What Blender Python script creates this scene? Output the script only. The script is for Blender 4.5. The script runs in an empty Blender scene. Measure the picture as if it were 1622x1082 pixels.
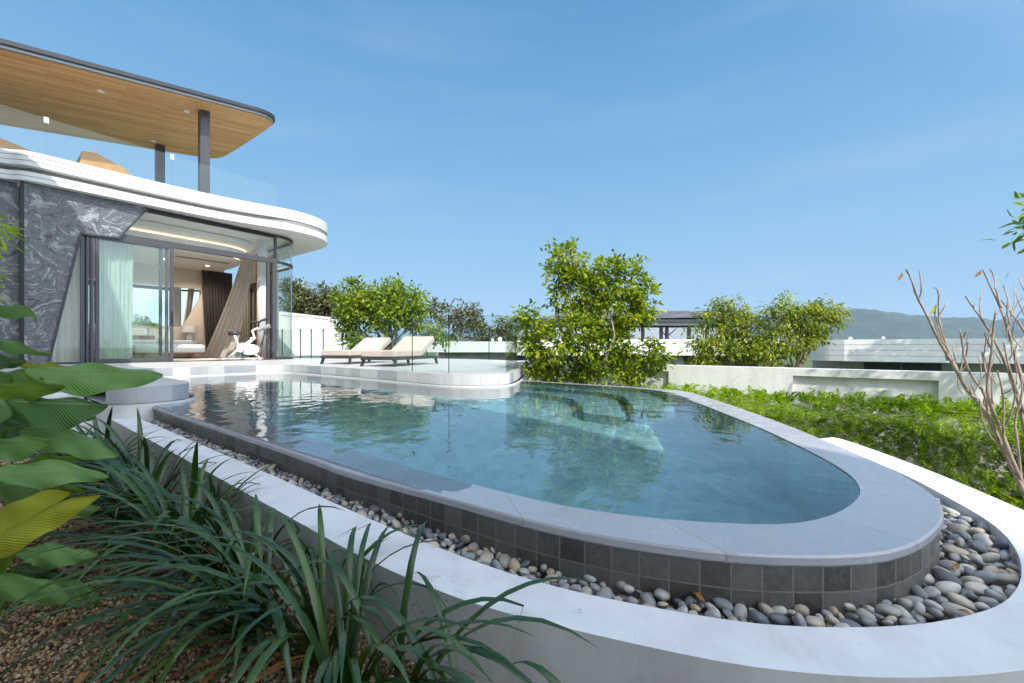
import bpy, math, random
import numpy as np
from mathutils import Vector, Matrix

random.seed(7); RNG = np.random.default_rng(7)
R = math.radians
SC = bpy.context.scene
COL = SC.collection

# ------------------------------------------------------------------ camera, sky, sun, exposure
F, CX, HY, CAMZ = 650.0, 811.0, 550.5, 0.40      # photograph: focal length, principal column, horizon row (pixels), eye height
cam_d = bpy.data.cameras.new('camera'); cam = bpy.data.objects.new('camera', cam_d); COL.objects.link(cam)
cam.location = (0, 0, CAMZ); cam.rotation_euler = (R(90), 0, 0)
cam_d.sensor_width = 36; cam_d.lens = 36 * F / 1622; cam_d.shift_y = 9.5 / 1622
cam_d.clip_start = 0.02; cam_d.clip_end = 8000
SC.camera = cam

LH = Vector((-0.38, 0.925)).normalized(); EL = R(45)         # horizontal travel of sunlight, sun elevation
sun_d = bpy.data.lights.new('sun', 'SUN'); sun = bpy.data.objects.new('sun', sun_d); COL.objects.link(sun)
sun_d.energy = 3.9; sun_d.angle = R(0.5); sun_d.color = (1.0, 0.95, 0.87); sun_d.cycles.is_caustics_light = True; sun_d.cycles.use_multiple_importance_sampling = False
ldir = Vector((LH.x * math.cos(EL), LH.y * math.cos(EL), -math.sin(EL)))
sun.rotation_euler = ldir.to_track_quat('-Z', 'Y').to_euler(); sun.location = (3, -5, 12)

EXPO = 0.4
world = bpy.data.worlds.new("World"); SC.world = world; world.use_nodes = True
wn = world.node_tree.nodes; wl = world.node_tree.links
sky = wn.new('ShaderNodeTexSky'); sky.sky_type = 'NISHITA'; sky.sun_disc = False
sky.sun_elevation = EL; sky.sun_rotation = math.atan2(-LH.x, -LH.y)
sky.air_density = 1.0; sky.dust_density = 0.6; sky.ozone_density = 2.2
wtc = wn.new('ShaderNodeTexCoord'); wsp = wn.new('ShaderNodeSeparateXYZ'); wl.new(wtc.outputs['Generated'], wsp.inputs[0])
wrp = wn.new('ShaderNodeValToRGB'); we = wrp.color_ramp.elements
def lin(r, g, b): return tuple((x / 255 / 12.92 if x / 255 <= .04045 else ((x / 255 + .055) / 1.055) ** 2.4) for x in (r, g, b))
SKYK = 1 / (0.13 * 2 ** EXPO)
for i, (p, c_) in enumerate([(0.0, (160, 192, 218)), (.06, (158, 200, 232)), (.2, (148, 198, 235)), (.4, (124, 181, 228)), (.62, (97, 159, 213)), (1.0, (66, 124, 188))]):
    e_ = we[i] if i < 2 else we.new(p)
    e_.position = p; e_.color = (*lin(*c_), 1)
wl.new(wsp.outputs[2], wrp.inputs[0])
wmul = wn.new('ShaderNodeMix'); wmul.data_type = 'RGBA'; wmul.blend_type = 'MULTIPLY'; wmul.inputs[0].default_value = 1; wl.new(wrp.outputs[0], wmul.inputs[6]); wmul.inputs[7].default_value = (SKYK, SKYK, SKYK, 1)
wmix = wn.new('ShaderNodeMix'); wmix.data_type = 'RGBA'; wmix.inputs[0].default_value = .92; wl.new(sky.outputs[0], wmix.inputs[6]); wl.new(wmul.outputs[2], wmix.inputs[7])
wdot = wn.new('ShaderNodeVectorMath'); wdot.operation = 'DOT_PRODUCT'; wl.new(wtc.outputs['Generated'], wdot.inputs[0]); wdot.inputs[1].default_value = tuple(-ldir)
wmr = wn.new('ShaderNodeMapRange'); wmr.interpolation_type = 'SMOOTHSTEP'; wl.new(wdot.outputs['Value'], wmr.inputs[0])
wmp = wn.new('ShaderNodeMapping'); wmp.inputs['Scale'].default_value = (1.2, 1.2, 9); wl.new(wtc.outputs['Generated'], wmp.inputs[0]); wnz_ = wn.new('ShaderNodeTexNoise'); wnz_.inputs['Scale'].default_value = 2.2; wnz_.inputs['Detail'].default_value = 6; wl.new(wmp.outputs[0], wnz_.inputs['Vector'])
wcr = wn.new('ShaderNodeMapRange'); wl.new(wnz_.outputs[0], wcr.inputs[0])
for i_, v_ in ((1, .5), (2, .85), (3, 0.0), (4, .10)): wcr.inputs[i_].default_value = v_
wcl = wn.new('ShaderNodeMix'); wcl.data_type = 'RGBA'; wl.new(wcr.outputs[0], wcl.inputs[0]); wl.new(wmix.outputs[2], wcl.inputs[6]); wcl.inputs[7].default_value = (5.2, 5.5, 5.8, 1)
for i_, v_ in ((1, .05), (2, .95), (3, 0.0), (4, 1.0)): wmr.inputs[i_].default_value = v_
wgl = wn.new('ShaderNodeMix'); wgl.data_type = 'RGBA'; wgl.blend_type = 'ADD'; wl.new(wmr.outputs[0], wgl.inputs[0]); wl.new(wcl.outputs[2], wgl.inputs[6]); wgl.inputs[7].default_value = (12.0, 12.0, 12.0, 1)   # sky glow added round the sun, behind the viewpoint, to lift the shade
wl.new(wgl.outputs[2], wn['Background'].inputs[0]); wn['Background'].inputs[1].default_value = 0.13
SC.view_settings.view_transform = 'Standard'; SC.view_settings.look = 'None'
SC.view_settings.exposure = EXPO; SC.view_settings.gamma = 1
SC.cycles.max_bounces = 12; SC.cycles.transparent_max_bounces = 24
SC.cycles.diffuse_bounces = 4; SC.cycles.glossy_bounces = 4; SC.cycles.volume_bounces = 0
SC.cycles.use_denoising = True; SC.cycles.sample_clamp_indirect = 6
SC.cycles.caustics_reflective = False; SC.cycles.caustics_refractive = True

# ------------------------------------------------------------------ coordinates
A = math.atan2(494, 650)
N2 = Vector((math.cos(A), -math.sin(A))); D2 = Vector((math.sin(A), math.cos(A)))   # n: house facade normal (towards pool), d: along the facade
def W(u, v, z=0.0):
    p = N2 * u + D2 * v
    return (p.x, p.y, z)
def W2(u, v): return W(u, v)[:2]
def G(px, py, z):
    Y = (CAMZ - z) * F / (py - HY)
    return ((px - CX) / F * Y, Y, z)
def DP(px, py, Y): return ((px - CX) / F * Y, Y, CAMZ + (HY - py) / F * Y)

# ------------------------------------------------------------------ object helpers
def new_obj(name, me, parent=None):
    o = bpy.data.objects.new(name, me); COL.objects.link(o)
    if parent is not None: o.parent = parent
    return o
def tag(o, label=None, cat=None, group=None, kind=None):
    if label: o['label'] = label
    if cat: o['category'] = cat
    if group: o['group'] = group
    if kind: o['kind'] = kind
    return o
MW = {}
def thing(name, label, cat, loc=(0, 0, 0), rotz=0.0, group=None):
    o = bpy.data.objects.new(name, None); COL.objects.link(o)
    o.location = loc; o.rotation_euler = (0, 0, rotz); o.empty_display_size = 0.1
    MW[o] = Matrix.Translation(loc) @ Matrix.Rotation(rotz, 4, 'Z')
    return tag(o, label, cat, group)
def frame_of(parent):
    while parent is not None and parent not in MW: parent = parent.parent
    return MW.get(parent, Matrix.Identity(4))

def unit(a): return a / (np.linalg.norm(a, axis=-1, keepdims=True) + 1e-9)

class MB:
    """collects geometry in world coordinates and links it as one mesh object"""
    def __init__(s): s.v = []; s.f = []; s.uv = []; s.mi = []; s.m = 0
    def add(s, verts, faces, uvs=None):
        b = len(s.v); s.v += [tuple(p) for p in verts]
        for i, fc in enumerate(faces):
            s.f.append([b + k for k in fc]); s.uv.append(uvs[i] if uvs else None); s.mi.append(s.m)
        return s
    def obox(s, c, ax, ay, az):
        c, ax, ay, az = map(Vector, (c, ax, ay, az)); vs = []
        for k in (-1, 1):
            for j in (-1, 1):
                for i in (-1, 1): vs.append(c + ax * i + ay * j + az * k)
        return s.add(vs, [(0, 2, 3, 1), (4, 5, 7, 6), (0, 1, 5, 4), (2, 6, 7, 3), (0, 4, 6, 2), (1, 3, 7, 5)])
    def box(s, x0, x1, y0, y1, z0, z1):
        return s.obox(((x0 + x1) / 2, (y0 + y1) / 2, (z0 + z1) / 2), ((x1 - x0) / 2, 0, 0), (0, (y1 - y0) / 2, 0), (0, 0, (z1 - z0) / 2))
    def ubox(s, u0, u1, v0, v1, z0, z1):      # box aligned with the house
        return s.obox(W((u0 + u1) / 2, (v0 + v1) / 2, (z0 + z1) / 2), Vector(W((u1 - u0) / 2, 0)), Vector(W(0, (v1 - v0) / 2)), (0, 0, (z1 - z0) / 2))
    def prism(s, poly, z0, z1):
        n = len(poly); vs = [(p[0], p[1], z0) for p in poly] + [(p[0], p[1], z1) for p in poly]
        fs = [list(range(n))[::-1], list(range(n, 2 * n))] + [(i, (i + 1) % n, n + (i + 1) % n, n + i) for i in range(n)]
        return s.add(vs, fs)
    def cap(s, poly, z):
        return s.add([(p[0], p[1], z) for p in poly], [list(range(len(poly)))])
    def strip(s, pl, z0, z1, closed=False):
        """vertical band along a polyline with uv = (metres along, metres up)"""
        n = len(pl); idx = list(range(n)) + ([0] if closed else [])
        vs = [(p[0], p[1], z0) for p in pl] + [(p[0], p[1], z1) for p in pl]
        fs = []; uvs = []; a = 0
        for i, j in zip(idx[:-1], idx[1:]):
            L = math.dist(pl[i][:2], pl[j][:2])
            fs.append((i, j, n + j, n + i)); uvs.append([(a, z0), (a + L, z0), (a + L, z1), (a, z1)]); a += L
        return s.add(vs, fs, uvs)
    def bridge(s, p, q, zp, zq):
        n = len(p); vs = [(a[0], a[1], zp) for a in p] + [(a[0], a[1], zq) for a in q]
        return s.add(vs, [(i, i + 1, n + i + 1, n + i) for i in range(n - 1)])
    def wallprism(s, pts, off):
        """planar polygon (list of 3D points) thickened by vector off"""
        n = len(pts); o = Vector(off); vs = [Vector(p) for p in pts] + [Vector(p) + o for p in pts]
        return s.add(vs, [list(range(n))[::-1], list(range(n, 2 * n))] + [(i, (i + 1) % n, n + (i + 1) % n, n + i) for i in range(n)])
    def tube(s, pts, rad, n=8, cap=True):
        pts = [Vector(p) for p in pts]; m = len(pts)
        rad = [rad] * m if isinstance(rad, (int, float)) else rad
        t0 = (pts[1] - pts[0]).normalized(); up = Vector((0, 0, 1)) if abs(t0.z) < .9 else Vector((1, 0, 0))
        x = t0.cross(up).normalized(); vs = []
        for i, p in enumerate(pts):
            t = (pts[min(i + 1, m - 1)] - pts[max(i - 1, 0)]).normalized()
            x = (x - t * x.dot(t)).normalized(); y = t.cross(x)
            for k in range(n):
                a = 2 * math.pi * k / n; vs.append(p + (x * math.cos(a) + y * math.sin(a)) * rad[i])
        fs = [(i * n + k, i * n + (k + 1) % n, (i + 1) * n + (k + 1) % n, (i + 1) * n + k) for i in range(m - 1) for k in range(n)]
        if cap: fs += [list(range(n))[::-1], list(range((m - 1) * n, m * n))]
        return s.add(vs, fs)
    def lathe(s, c, prof, n=20):
        c = Vector(c); vs = []
        for r, z in prof:
            for k in range(n):
                a = 2 * math.pi * k / n; vs.append(c + Vector((r * math.cos(a), r * math.sin(a), z)))
        m = len(prof)
        fs = [(i * n + k, i * n + (k + 1) % n, (i + 1) * n + (k + 1) % n, (i + 1) * n + k) for i in range(m - 1) for k in range(n)]
        fs += [list(range(n))[::-1], list(range((m - 1) * n, m * n))]
        return s.add(vs, fs)
    def grid(s, P, uv=None):
        """P: rows x cols of points"""
        r, c = len(P), len(P[0]); vs = [p for row in P for p in row]; fs = []; uvs = []
        for i in range(r - 1):
            for j in range(c - 1):
                fs.append((i * c + j, i * c + j + 1, (i + 1) * c + j + 1, (i + 1) * c + j))
                if uv: uvs.append([uv[i][j], uv[i][j + 1], uv[i + 1][j + 1], uv[i + 1][j]])
        return s.add(vs, fs, uvs or None)
    def ball(s, c, rx, ry, rz, n=12, m=8):
        vs = []; c = Vector(c)
        for i in range(m + 1):
            th = math.pi * i / m
            for k in range(n):
                a = 2 * math.pi * k / n
                vs.append(c + Vector((rx * math.sin(th) * math.cos(a), ry * math.sin(th) * math.sin(a), -rz * math.cos(th))))
        return s.add(vs, [(i * n + k, i * n + (k + 1) % n, (i + 1) * n + (k + 1) % n, (i + 1) * n + k) for i in range(m) for k in range(n)])
    def build(s, name, mat, parent=None, smooth=False, bevel=0.0, seg=2, origin=None, rotz=0.0, weld=False, autosmooth=None):
        M = frame_of(parent) if parent is not None else (Matrix.Translation(origin) @ Matrix.Rotation(rotz, 4, 'Z') if origin else Matrix.Identity(4))
        Mi = M.inverted(); me = bpy.data.meshes.new(name)
        me.from_pydata([Mi @ Vector(p) for p in s.v], [], s.f)
        for m_ in (mat if isinstance(mat, (list, tuple)) else [mat]): me.materials.append(m_)
        if any(s.mi): me.polygons.foreach_set('material_index', s.mi)
        if any(u is not None for u in s.uv):
            L = me.uv_layers.new(name='UVMap'); k = 0
            for fc, u in zip(s.f, s.uv):
                for q in range(len(fc)):
                    if u: L.data[k].uv = u[q]
                    k += 1
        if smooth: me.polygons.foreach_set('use_smooth', [True] * len(me.polygons))
        me.update()
        o = new_obj(name, me, parent)
        if parent is None and origin: o.matrix_world = M
        if parent is None: MW[o] = M
        if bevel:
            b = o.modifiers.new('bevel', 'BEVEL'); b.width = bevel; b.segments = seg; b.limit_method = 'ANGLE'; b.angle_limit = R(40); b.harden_normals = False
        return o

def np_mesh(name, V, T, mat, parent=None, smooth=False, uv=None, origin=None):
    """triangle or quad mesh straight from numpy arrays (world coordinates)"""
    M = frame_of(parent) if parent is not None else (Matrix.Translation(origin) if origin is not None else Matrix.Identity(4))
    Mi = np.array(M.inverted()); V = V @ Mi[:3, :3].T + Mi[:3, 3]
    me = bpy.data.meshes.new(name); k = T.shape[1]
    me.vertices.add(len(V)); me.vertices.foreach_set('co', V.astype(np.float32).ravel())
    me.loops.add(T.size); me.loops.foreach_set('vertex_index', T.astype(np.int32).ravel())
    me.polygons.add(len(T)); me.polygons.foreach_set('loop_start', np.arange(0, T.size, k, dtype=np.int32))
    if smooth: me.polygons.foreach_set('use_smooth', np.ones(len(T), dtype=bool))
    if uv is not None:
        L = me.uv_layers.new(name='UVMap'); L.data.foreach_set('uv', uv[T.ravel()].astype(np.float32).ravel())
    for m_ in (mat if isinstance(mat, (list, tuple)) else [mat]): me.materials.append(m_)
    me.update(calc_edges=True)
    o = new_obj(name, me, parent)
    if parent is None:
        MW[o] = M
        if origin is not None: o.location = origin
    return o

def chaikin(pl, k=2, closed=False):
    for _ in range(k):
        q = []; n = len(pl)
        if not closed: q.append(pl[0])
        for i in range(n if closed else n - 1):
            a, b = pl[i], pl[(i + 1) % n]
            q.append(tuple(.75 * x + .25 * y for x, y in zip(a, b))); q.append(tuple(.25 * x + .75 * y for x, y in zip(a, b)))
        if not closed: q.append(pl[-1])
        pl = q
    return pl
def resample(pl, n):
    P = np.array(pl, float); s = np.r_[0, np.cumsum(np.linalg.norm(np.diff(P, axis=0), axis=1))]
    t = np.linspace(0, s[-1], n); return [tuple(np.interp(t, s, P[:, k])[i] for k in range(P.shape[1])) for i in range(n)]
def offset(poly, dist):
    """closed polygon moved to the right-hand side of its direction by dist"""
    n = len(poly); out = []
    for i in range(n):
        a, b = Vector(poly[i - 1][:2]), Vector(poly[(i + 1) % n][:2]); t = (b - a)
        if t.length < 1e-6: out.append(poly[i]); continue
        t.normalize(); out.append((poly[i][0] + t.y * dist, poly[i][1] - t.x * dist))
    return out
def inside(P, poly):
    x, y = P[:, 0], P[:, 1]; r = np.zeros(len(P), bool); n = len(poly)
    for i in range(n):
        x0, y0 = poly[i][:2]; x1, y1 = poly[(i + 1) % n][:2]
        c = ((y0 > y) != (y1 > y)) & (x < (x1 - x0) * (y - y0) / (y1 - y0 + 1e-12) + x0); r ^= c
    return r

# ------------------------------------------------------------------ materials
class NT:
    def __init__(s, name):
        s.m = bpy.data.materials.new(name); s.m.use_nodes = True; s.t = s.m.node_tree; s.t.nodes.clear()
        s.out = s.n('ShaderNodeOutputMaterial')
    def n(s, typ, **kw):
        x = s.t.nodes.new(typ)
        for k, v in kw.items():
            if k.startswith('i_'):
                key = k[2:]; key = int(key) if key.isdigit() else key.replace('_', ' ')
                x.inputs[key].default_value = v
            else: setattr(x, k, v)
        return x
    def l(s, a, b): s.t.links.new(a, b)
    def coord(s, which='Object', scale=(1, 1, 1), rot=(0, 0, 0)):
        c = s.n('ShaderNodeTexCoord'); mp = s.n('ShaderNodeMapping'); mp.inputs['Scale'].default_value = scale; mp.inputs['Rotation'].default_value = rot
        s.l(c.outputs[which], mp.inputs[0]); return mp.outputs[0]
    def noise(s, vec, scale, detail=4, rough=.55, dist=0.0):
        x = s.n('ShaderNodeTexNoise'); x.inputs['Scale'].default_value = scale; x.inputs['Detail'].default_value = detail
        x.inputs['Roughness'].default_value = rough; x.inputs['Distortion'].default_value = dist; s.l(vec, x.inputs['Vector']); return x
    def ramp(s, fac, stops):
        x = s.n('ShaderNodeValToRGB'); e = x.color_ramp.elements
        while len(e) > 1: e.remove(e[-1])
        for i, (p, c) in enumerate(stops):
            q = e[0] if i == 0 else e.new(p)
            q.position = p; q.color = (c if len(c) == 4 else (*c, 1)) if not isinstance(c, (int, float)) else (c, c, c, 1)
        s.l(fac, x.inputs[0]); return x.outputs[0]
    def mix(s, a, b, fac, mode='MIX'):
        x = s.n('ShaderNodeMix', data_type='RGBA', blend_type=mode)
        for v, i in ((a, 6), (b, 7), (fac, 0)):
            if isinstance(v, (int, float)): x.inputs[i].default_value = v
            elif isinstance(v, tuple): x.inputs[i].default_value = (*v, 1)[:4]
            else: s.l(v, x.inputs[i])
        return x.outputs[2]
    def math(s, op, a, b=0.0):
        x = s.n('ShaderNodeMath', operation=op)
        for v, i in ((a, 0), (b, 1)):
            if isinstance(v, (int, float)): x.inputs[i].default_value = v
            else: s.l(v, x.inputs[i])
        return x.outputs[0]
    def bump(s, h, strength=.3, dist=.01, normal=None):
        x = s.n('ShaderNodeBump'); x.inputs['Strength'].default_value = strength; x.inputs['Distance'].default_value = dist; s.l(h, x.inputs['Height'])
        if normal is not None: s.l(normal, x.inputs['Normal'])
        return x.outputs[0]
    def bsdf(s, color, rough=.5, metal=0.0, normal=None, spec=.5, **kw):
        b = s.n('ShaderNodeBsdfPrincipled')
        for v, k in ((color, 'Base Color'), (rough, 'Roughness'), (metal, 'Metallic')):
            if isinstance(v, (int, float)): b.inputs[k].default_value = v
            elif isinstance(v, tuple): b.inputs[k].default_value = (*v, 1)[:4]
            else: s.l(v, b.inputs[k])
        b.inputs['Specular IOR Level'].default_value = spec
        if normal is not None: s.l(normal, b.inputs['Normal'])
        return b.outputs[0]
    def done(s, sh): s.l(sh, s.out.inputs[0]); return s.m

def simple(name, color, rough=.5, metal=0.0, var=.12, vscale=3.0, bump=0.0, bscale=60, spec=.5):
    t = NT(name); c = t.coord(); nz = t.noise(c, vscale)
    lo = tuple(x * (1 - var) for x in color); hi = tuple(min(1, x * (1 + var)) for x in color)
    col = t.ramp(nz.outputs[0], [(.3, lo), (.7, hi)]); nrm = None
    if bump: nrm = t.bump(t.noise(c, bscale, 3).outputs[0], bump, .01)
    return t.done(t.bsdf(col, rough, metal, nrm, spec))

def m_stucco(name, base=.76, tint=(1, 1, 1), stain=.12, worn=False):
    t = NT(name); c = t.coord(); a = t.noise(c, 1.3, 6, .6); b = t.noise(t.coord(scale=(3, 3, .5)), 1.6, 5, .65)
    v = t.ramp(a.outputs[0], [(.3, base * (1 - stain * .5)), (.65, base)])
    w = t.ramp(b.outputs[0], [(.35, 1 - stain), (.6, 1.0)])
    spk = t.ramp(t.noise(c, 38, 2, .7).outputs[0], [(.24, .62), (.29, 1.0)])
    col = t.mix(t.mix(v, w, 1.0, 'MULTIPLY'), tint, 1.0, 'MULTIPLY'); col = t.mix(col, spk, .5, 'MULTIPLY')
    if worn:
        wv = t.n('ShaderNodeVectorMath', operation='MULTIPLY_ADD'); wnz = t.noise(c, 5, 4); t.l(wnz.outputs['Color'], wv.inputs[0]); wv.inputs[1].default_value = (.5, .5, .5); t.l(c, wv.inputs[2])
        vo = t.n('ShaderNodeTexVoronoi', feature='DISTANCE_TO_EDGE'); vo.inputs['Scale'].default_value = 2.6; t.l(wv.outputs[0], vo.inputs['Vector'])
        ck = t.ramp(vo.outputs['Distance'], [(0.0, 1.0), (.010, 0.0)]); mk = t.ramp(t.noise(c, 2.3, 2).outputs[0], [(.56, 0.0), (.64, 1.0)])
        col = t.mix(col, (.25, .24, .23), t.math('MULTIPLY', t.math('MULTIPLY', ck, mk), .75))
        col = t.mix(col, (.42, .40, .36), t.math('MULTIPLY', t.ramp(t.noise(c, 3.1, 8, .7, 1.0).outputs[0], [(.56, 0.0), (.75, 1.0)]), .45))
        chips = t.ramp(t.noise(c, 22, 3, .6, .8).outputs[0], [(.73, 0.0), (.75, 1.0)]); col = t.mix(col, (.38, .38, .38), t.math('MULTIPLY', chips, .7))
    nrm = t.bump(t.noise(c, 90, 4).outputs[0], .12, .004, t.bump(t.noise(c, 4, 3).outputs[0], .25, .02))
    return t.done(t.bsdf(col, .62, 0, nrm, .35))

def schlick(t, f0, normal=None):
    """mirror share of a thin clear surface, the same from both sides"""
    g = t.n('ShaderNodeNewGeometry'); dp = t.n('ShaderNodeVectorMath', operation='DOT_PRODUCT'); t.l(g.outputs['Incoming'], dp.inputs[0])
    t.l(normal if normal is not None else g.outputs['Normal'], dp.inputs[1])
    k = t.math('SUBTRACT', 1.0, t.math('MINIMUM', t.math('ABSOLUTE', dp.outputs['Value']), 1.0)); k = t.math('POWER', k, 5.0)
    return t.math('ADD', f0, t.math('MULTIPLY', k, 1 - f0))

def m_glass(name, tint=(.86, .94, .91), f0=.04):
    t = NT(name); tr = t.n('ShaderNodeBsdfTransparent'); tr.inputs[0].default_value = (*tint, 1)
    gl = t.n('ShaderNodeBsdfGlossy'); gl.inputs['Roughness'].default_value = 0.0
    mx = t.n('ShaderNodeMixShader'); t.l(schlick(t, f0), mx.inputs[0]); t.l(tr.outputs[0], mx.inputs[1]); t.l(gl.outputs[0], mx.inputs[2])
    return t.done(mx.outputs[0])

def m_water():
    t = NT('pool_water')
    rf = t.n('ShaderNodeBsdfRefraction'); rf.inputs['Color'].default_value = (.86, .96, .98, 1); rf.inputs['Roughness'].default_value = 0; rf.inputs['IOR'].default_value = 1.33
    gl = t.n('ShaderNodeBsdfGlossy'); gl.inputs['Roughness'].default_value = 0.0
    fr = t.n('ShaderNodeFresnel'); fr.inputs[0].default_value = 1.33
    mx = t.n('ShaderNodeMixShader'); t.l(t.math('MINIMUM', t.math('MULTIPLY', fr.outputs[0], 1.5), 1.0), mx.inputs[0]); t.l(rf.outputs[0], mx.inputs[1]); t.l(gl.outputs[0], mx.inputs[2])
    return t.done(mx.outputs[0])

def m_tile(name, w, h, cols, grout, rough=.4, mortar=.004, which='UV', rot=(0, 0, 0), nscale=9, nstr=.6, bumpd=.004, offset_=0.0, vein=0.0, spec=.5, squash=1.0):
    t = NT(name); c = t.coord(which, rot=rot)
    br = t.n('ShaderNodeTexBrick'); br.offset = offset_; br.squash = squash; t.l(c, br.inputs['Vector'])
    br.inputs['Scale'].default_value = 1.0; br.inputs['Brick Width'].default_value = w; br.inputs['Row Height'].default_value = h
    br.inputs['Mortar Size'].default_value = mortar; br.inputs['Mortar Smooth'].default_value = .2; br.inputs['Bias'].default_value = 0
    br.inputs['Color1'].default_value = (0, 0, 0, 1); br.inputs['Color2'].default_value = (1, 1, 1, 1); br.inputs['Mortar'].default_value = (.5, .5, .5, 1)
    oc = t.coord('Object'); nz = t.noise(oc, nscale, 7, .65, .8)
    f = t.mix(br.outputs['Color'], nz.outputs[0], nstr)
    n_ = len(cols); col = t.ramp(f, [(.22 + .56 * i / max(1, n_ - 1), cc) for i, cc in enumerate(cols)])
    if vein:
        vn = t.noise(oc, 6, 8, .6, 2.2); vv = t.ramp(vn.outputs[0], [(.47, 0.0), (.5, 1.0), (.53, 0.0)])
        col = t.mix(col, tuple(min(1, x * 2.2 + .05) for x in cols[-1]), t.math('MULTIPLY', vv, vein))
    col = t.mix(col, grout, br.outputs['Fac'])
    inv = t.math('SUBTRACT', 1.0, br.outputs['Fac'])
    nrm = t.bump(inv, .7, bumpd, t.bump(t.noise(oc, nscale * 8, 4).outputs[0], .15, .004))
    rg = t.ramp(nz.outputs[0], [(.3, max(0, rough - .1)), (.7, rough + .12)])
    return t.done(t.bsdf(col, rg, 0, nrm, spec))

def m_marble():
    """dark grey swirled stone in large slabs, each slab cut from a different place"""
    t = NT('swirled_grey_stone'); c = t.coord('Object')
    sw = t.n('ShaderNodeSeparateXYZ'); t.l(c, sw.inputs[0]); cb = t.n('ShaderNodeCombineXYZ'); t.l(sw.outputs[1], cb.inputs[0]); t.l(sw.outputs[2], cb.inputs[1])
    br = t.n('ShaderNodeTexBrick'); br.offset = .37; br.offset_frequency = 2
    t.l(cb.outputs[0], br.inputs['Vector']); br.inputs['Scale'].default_value = 1; br.inputs['Brick Width'].default_value = 1.15; br.inputs['Row Height'].default_value = .58
    br.inputs['Mortar Size'].default_value = .003; br.inputs['Color1'].default_value = (0, 0, 0, 1); br.inputs['Color2'].default_value = (1, 1, 1, 1); br.inputs['Bias'].default_value = 0
    ang = t.math('MULTIPLY', br.outputs['Color'], 2.6); ang = t.math('SUBTRACT', ang, 1.0)
    vr = t.n('ShaderNodeVectorRotate', rotation_type='Z_AXIS'); t.l(cb.outputs[0], vr.inputs['Vector']); t.l(ang, vr.inputs['Angle'])
    off = t.n('ShaderNodeVectorMath', operation='MULTIPLY_ADD'); t.l(br.outputs['Color'], off.inputs[0]); off.inputs[1].default_value = (7.3, 5.1, 9.7); t.l(vr.outputs[0], off.inputs[2])
    w1 = t.noise(off.outputs[0], 1.5, 4, .5, 0.6)
    w2 = t.n('ShaderNodeVectorMath', operation='MULTIPLY_ADD'); t.l(w1.outputs['Color'], w2.inputs[0]); w2.inputs[1].default_value = (1.15, 1.15, 1.15); t.l(off.outputs[0], w2.inputs[2])
    st = t.n('ShaderNodeMapping'); st.inputs['Scale'].default_value = (.42, 2.6, 1); t.l(w2.outputs[0], st.inputs[0])
    b1 = t.noise(st.outputs[0], 2.6, 9, .68, .5)
    b2 = t.noise(st.outputs[0], 9.0, 6, .6, .6)
    f = t.math('ADD', t.math('MULTIPLY', b1.outputs[0], .68), t.math('MULTIPLY', b2.outputs[0], .32))
    col = t.ramp(f, [(.33, (.022, .025, .031)), (.42, (.065, .071, .083)), (.47, (.20, .21, .23)), (.495, (.07, .076, .09)), (.54, (.19, .20, .215)), (.575, (.46, .465, .475)), (.60, (.20, .205, .22)), (.66, (.58, .585, .59))])
    col = t.mix(col, (.03, .03, .035), br.outputs['Fac'])
    nrm = t.bump(t.math('SUBTRACT', 1.0, br.outputs['Fac']), .4, .003)
    return t.done(t.bsdf(col, .38, 0, nrm))

def m_planks(name, c0, c1, width, axis=0, rough=.45, stretch=.05):
    """long wooden boards; axis = object axis the boards run along"""
    t = NT(name); c = t.coord('Object'); sp = t.n('ShaderNodeSeparateXYZ'); t.l(c, sp.inputs[0])
    across = sp.outputs[1 - axis] if axis in (0, 1) else sp.outputs[0]; along = sp.outputs[axis]
    cb = t.n('ShaderNodeCombineXYZ'); t.l(along, cb.inputs[0]); t.l(across, cb.inputs[1])
    br = t.n('ShaderNodeTexBrick'); br.offset = .43; t.l(cb.outputs[0], br.inputs['Vector'])
    br.inputs['Scale'].default_value = 1; br.inputs['Brick Width'].default_value = 2.4; br.inputs['Row Height'].default_value = width; br.inputs['Mortar Size'].default_value = width * .045
    br.inputs['Color1'].default_value = (0, 0, 0, 1); br.inputs['Color2'].default_value = (1, 1, 1, 1); br.inputs['Bias'].default_value = 0
    mp = t.n('ShaderNodeMapping'); mp.inputs['Scale'].default_value = (1.2, 1 / width * .9, 1); t.l(cb.outputs[0], mp.inputs[0])
    g = t.noise(mp.outputs[0], 1.6, 6, .65, .4)
    f = t.mix(br.outputs['Color'], g.outputs[0], .55)
    col = t.ramp(f, [(.25, c0), (.75, c1)]); col = t.mix(col, tuple(x * .25 for x in c0), br.outputs['Fac'])
    nrm = t.bump(t.math('SUBTRACT', 1.0, br.outputs['Fac']), .5, .004)
    return t.done(t.bsdf(col, rough, 0, nrm))

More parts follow.
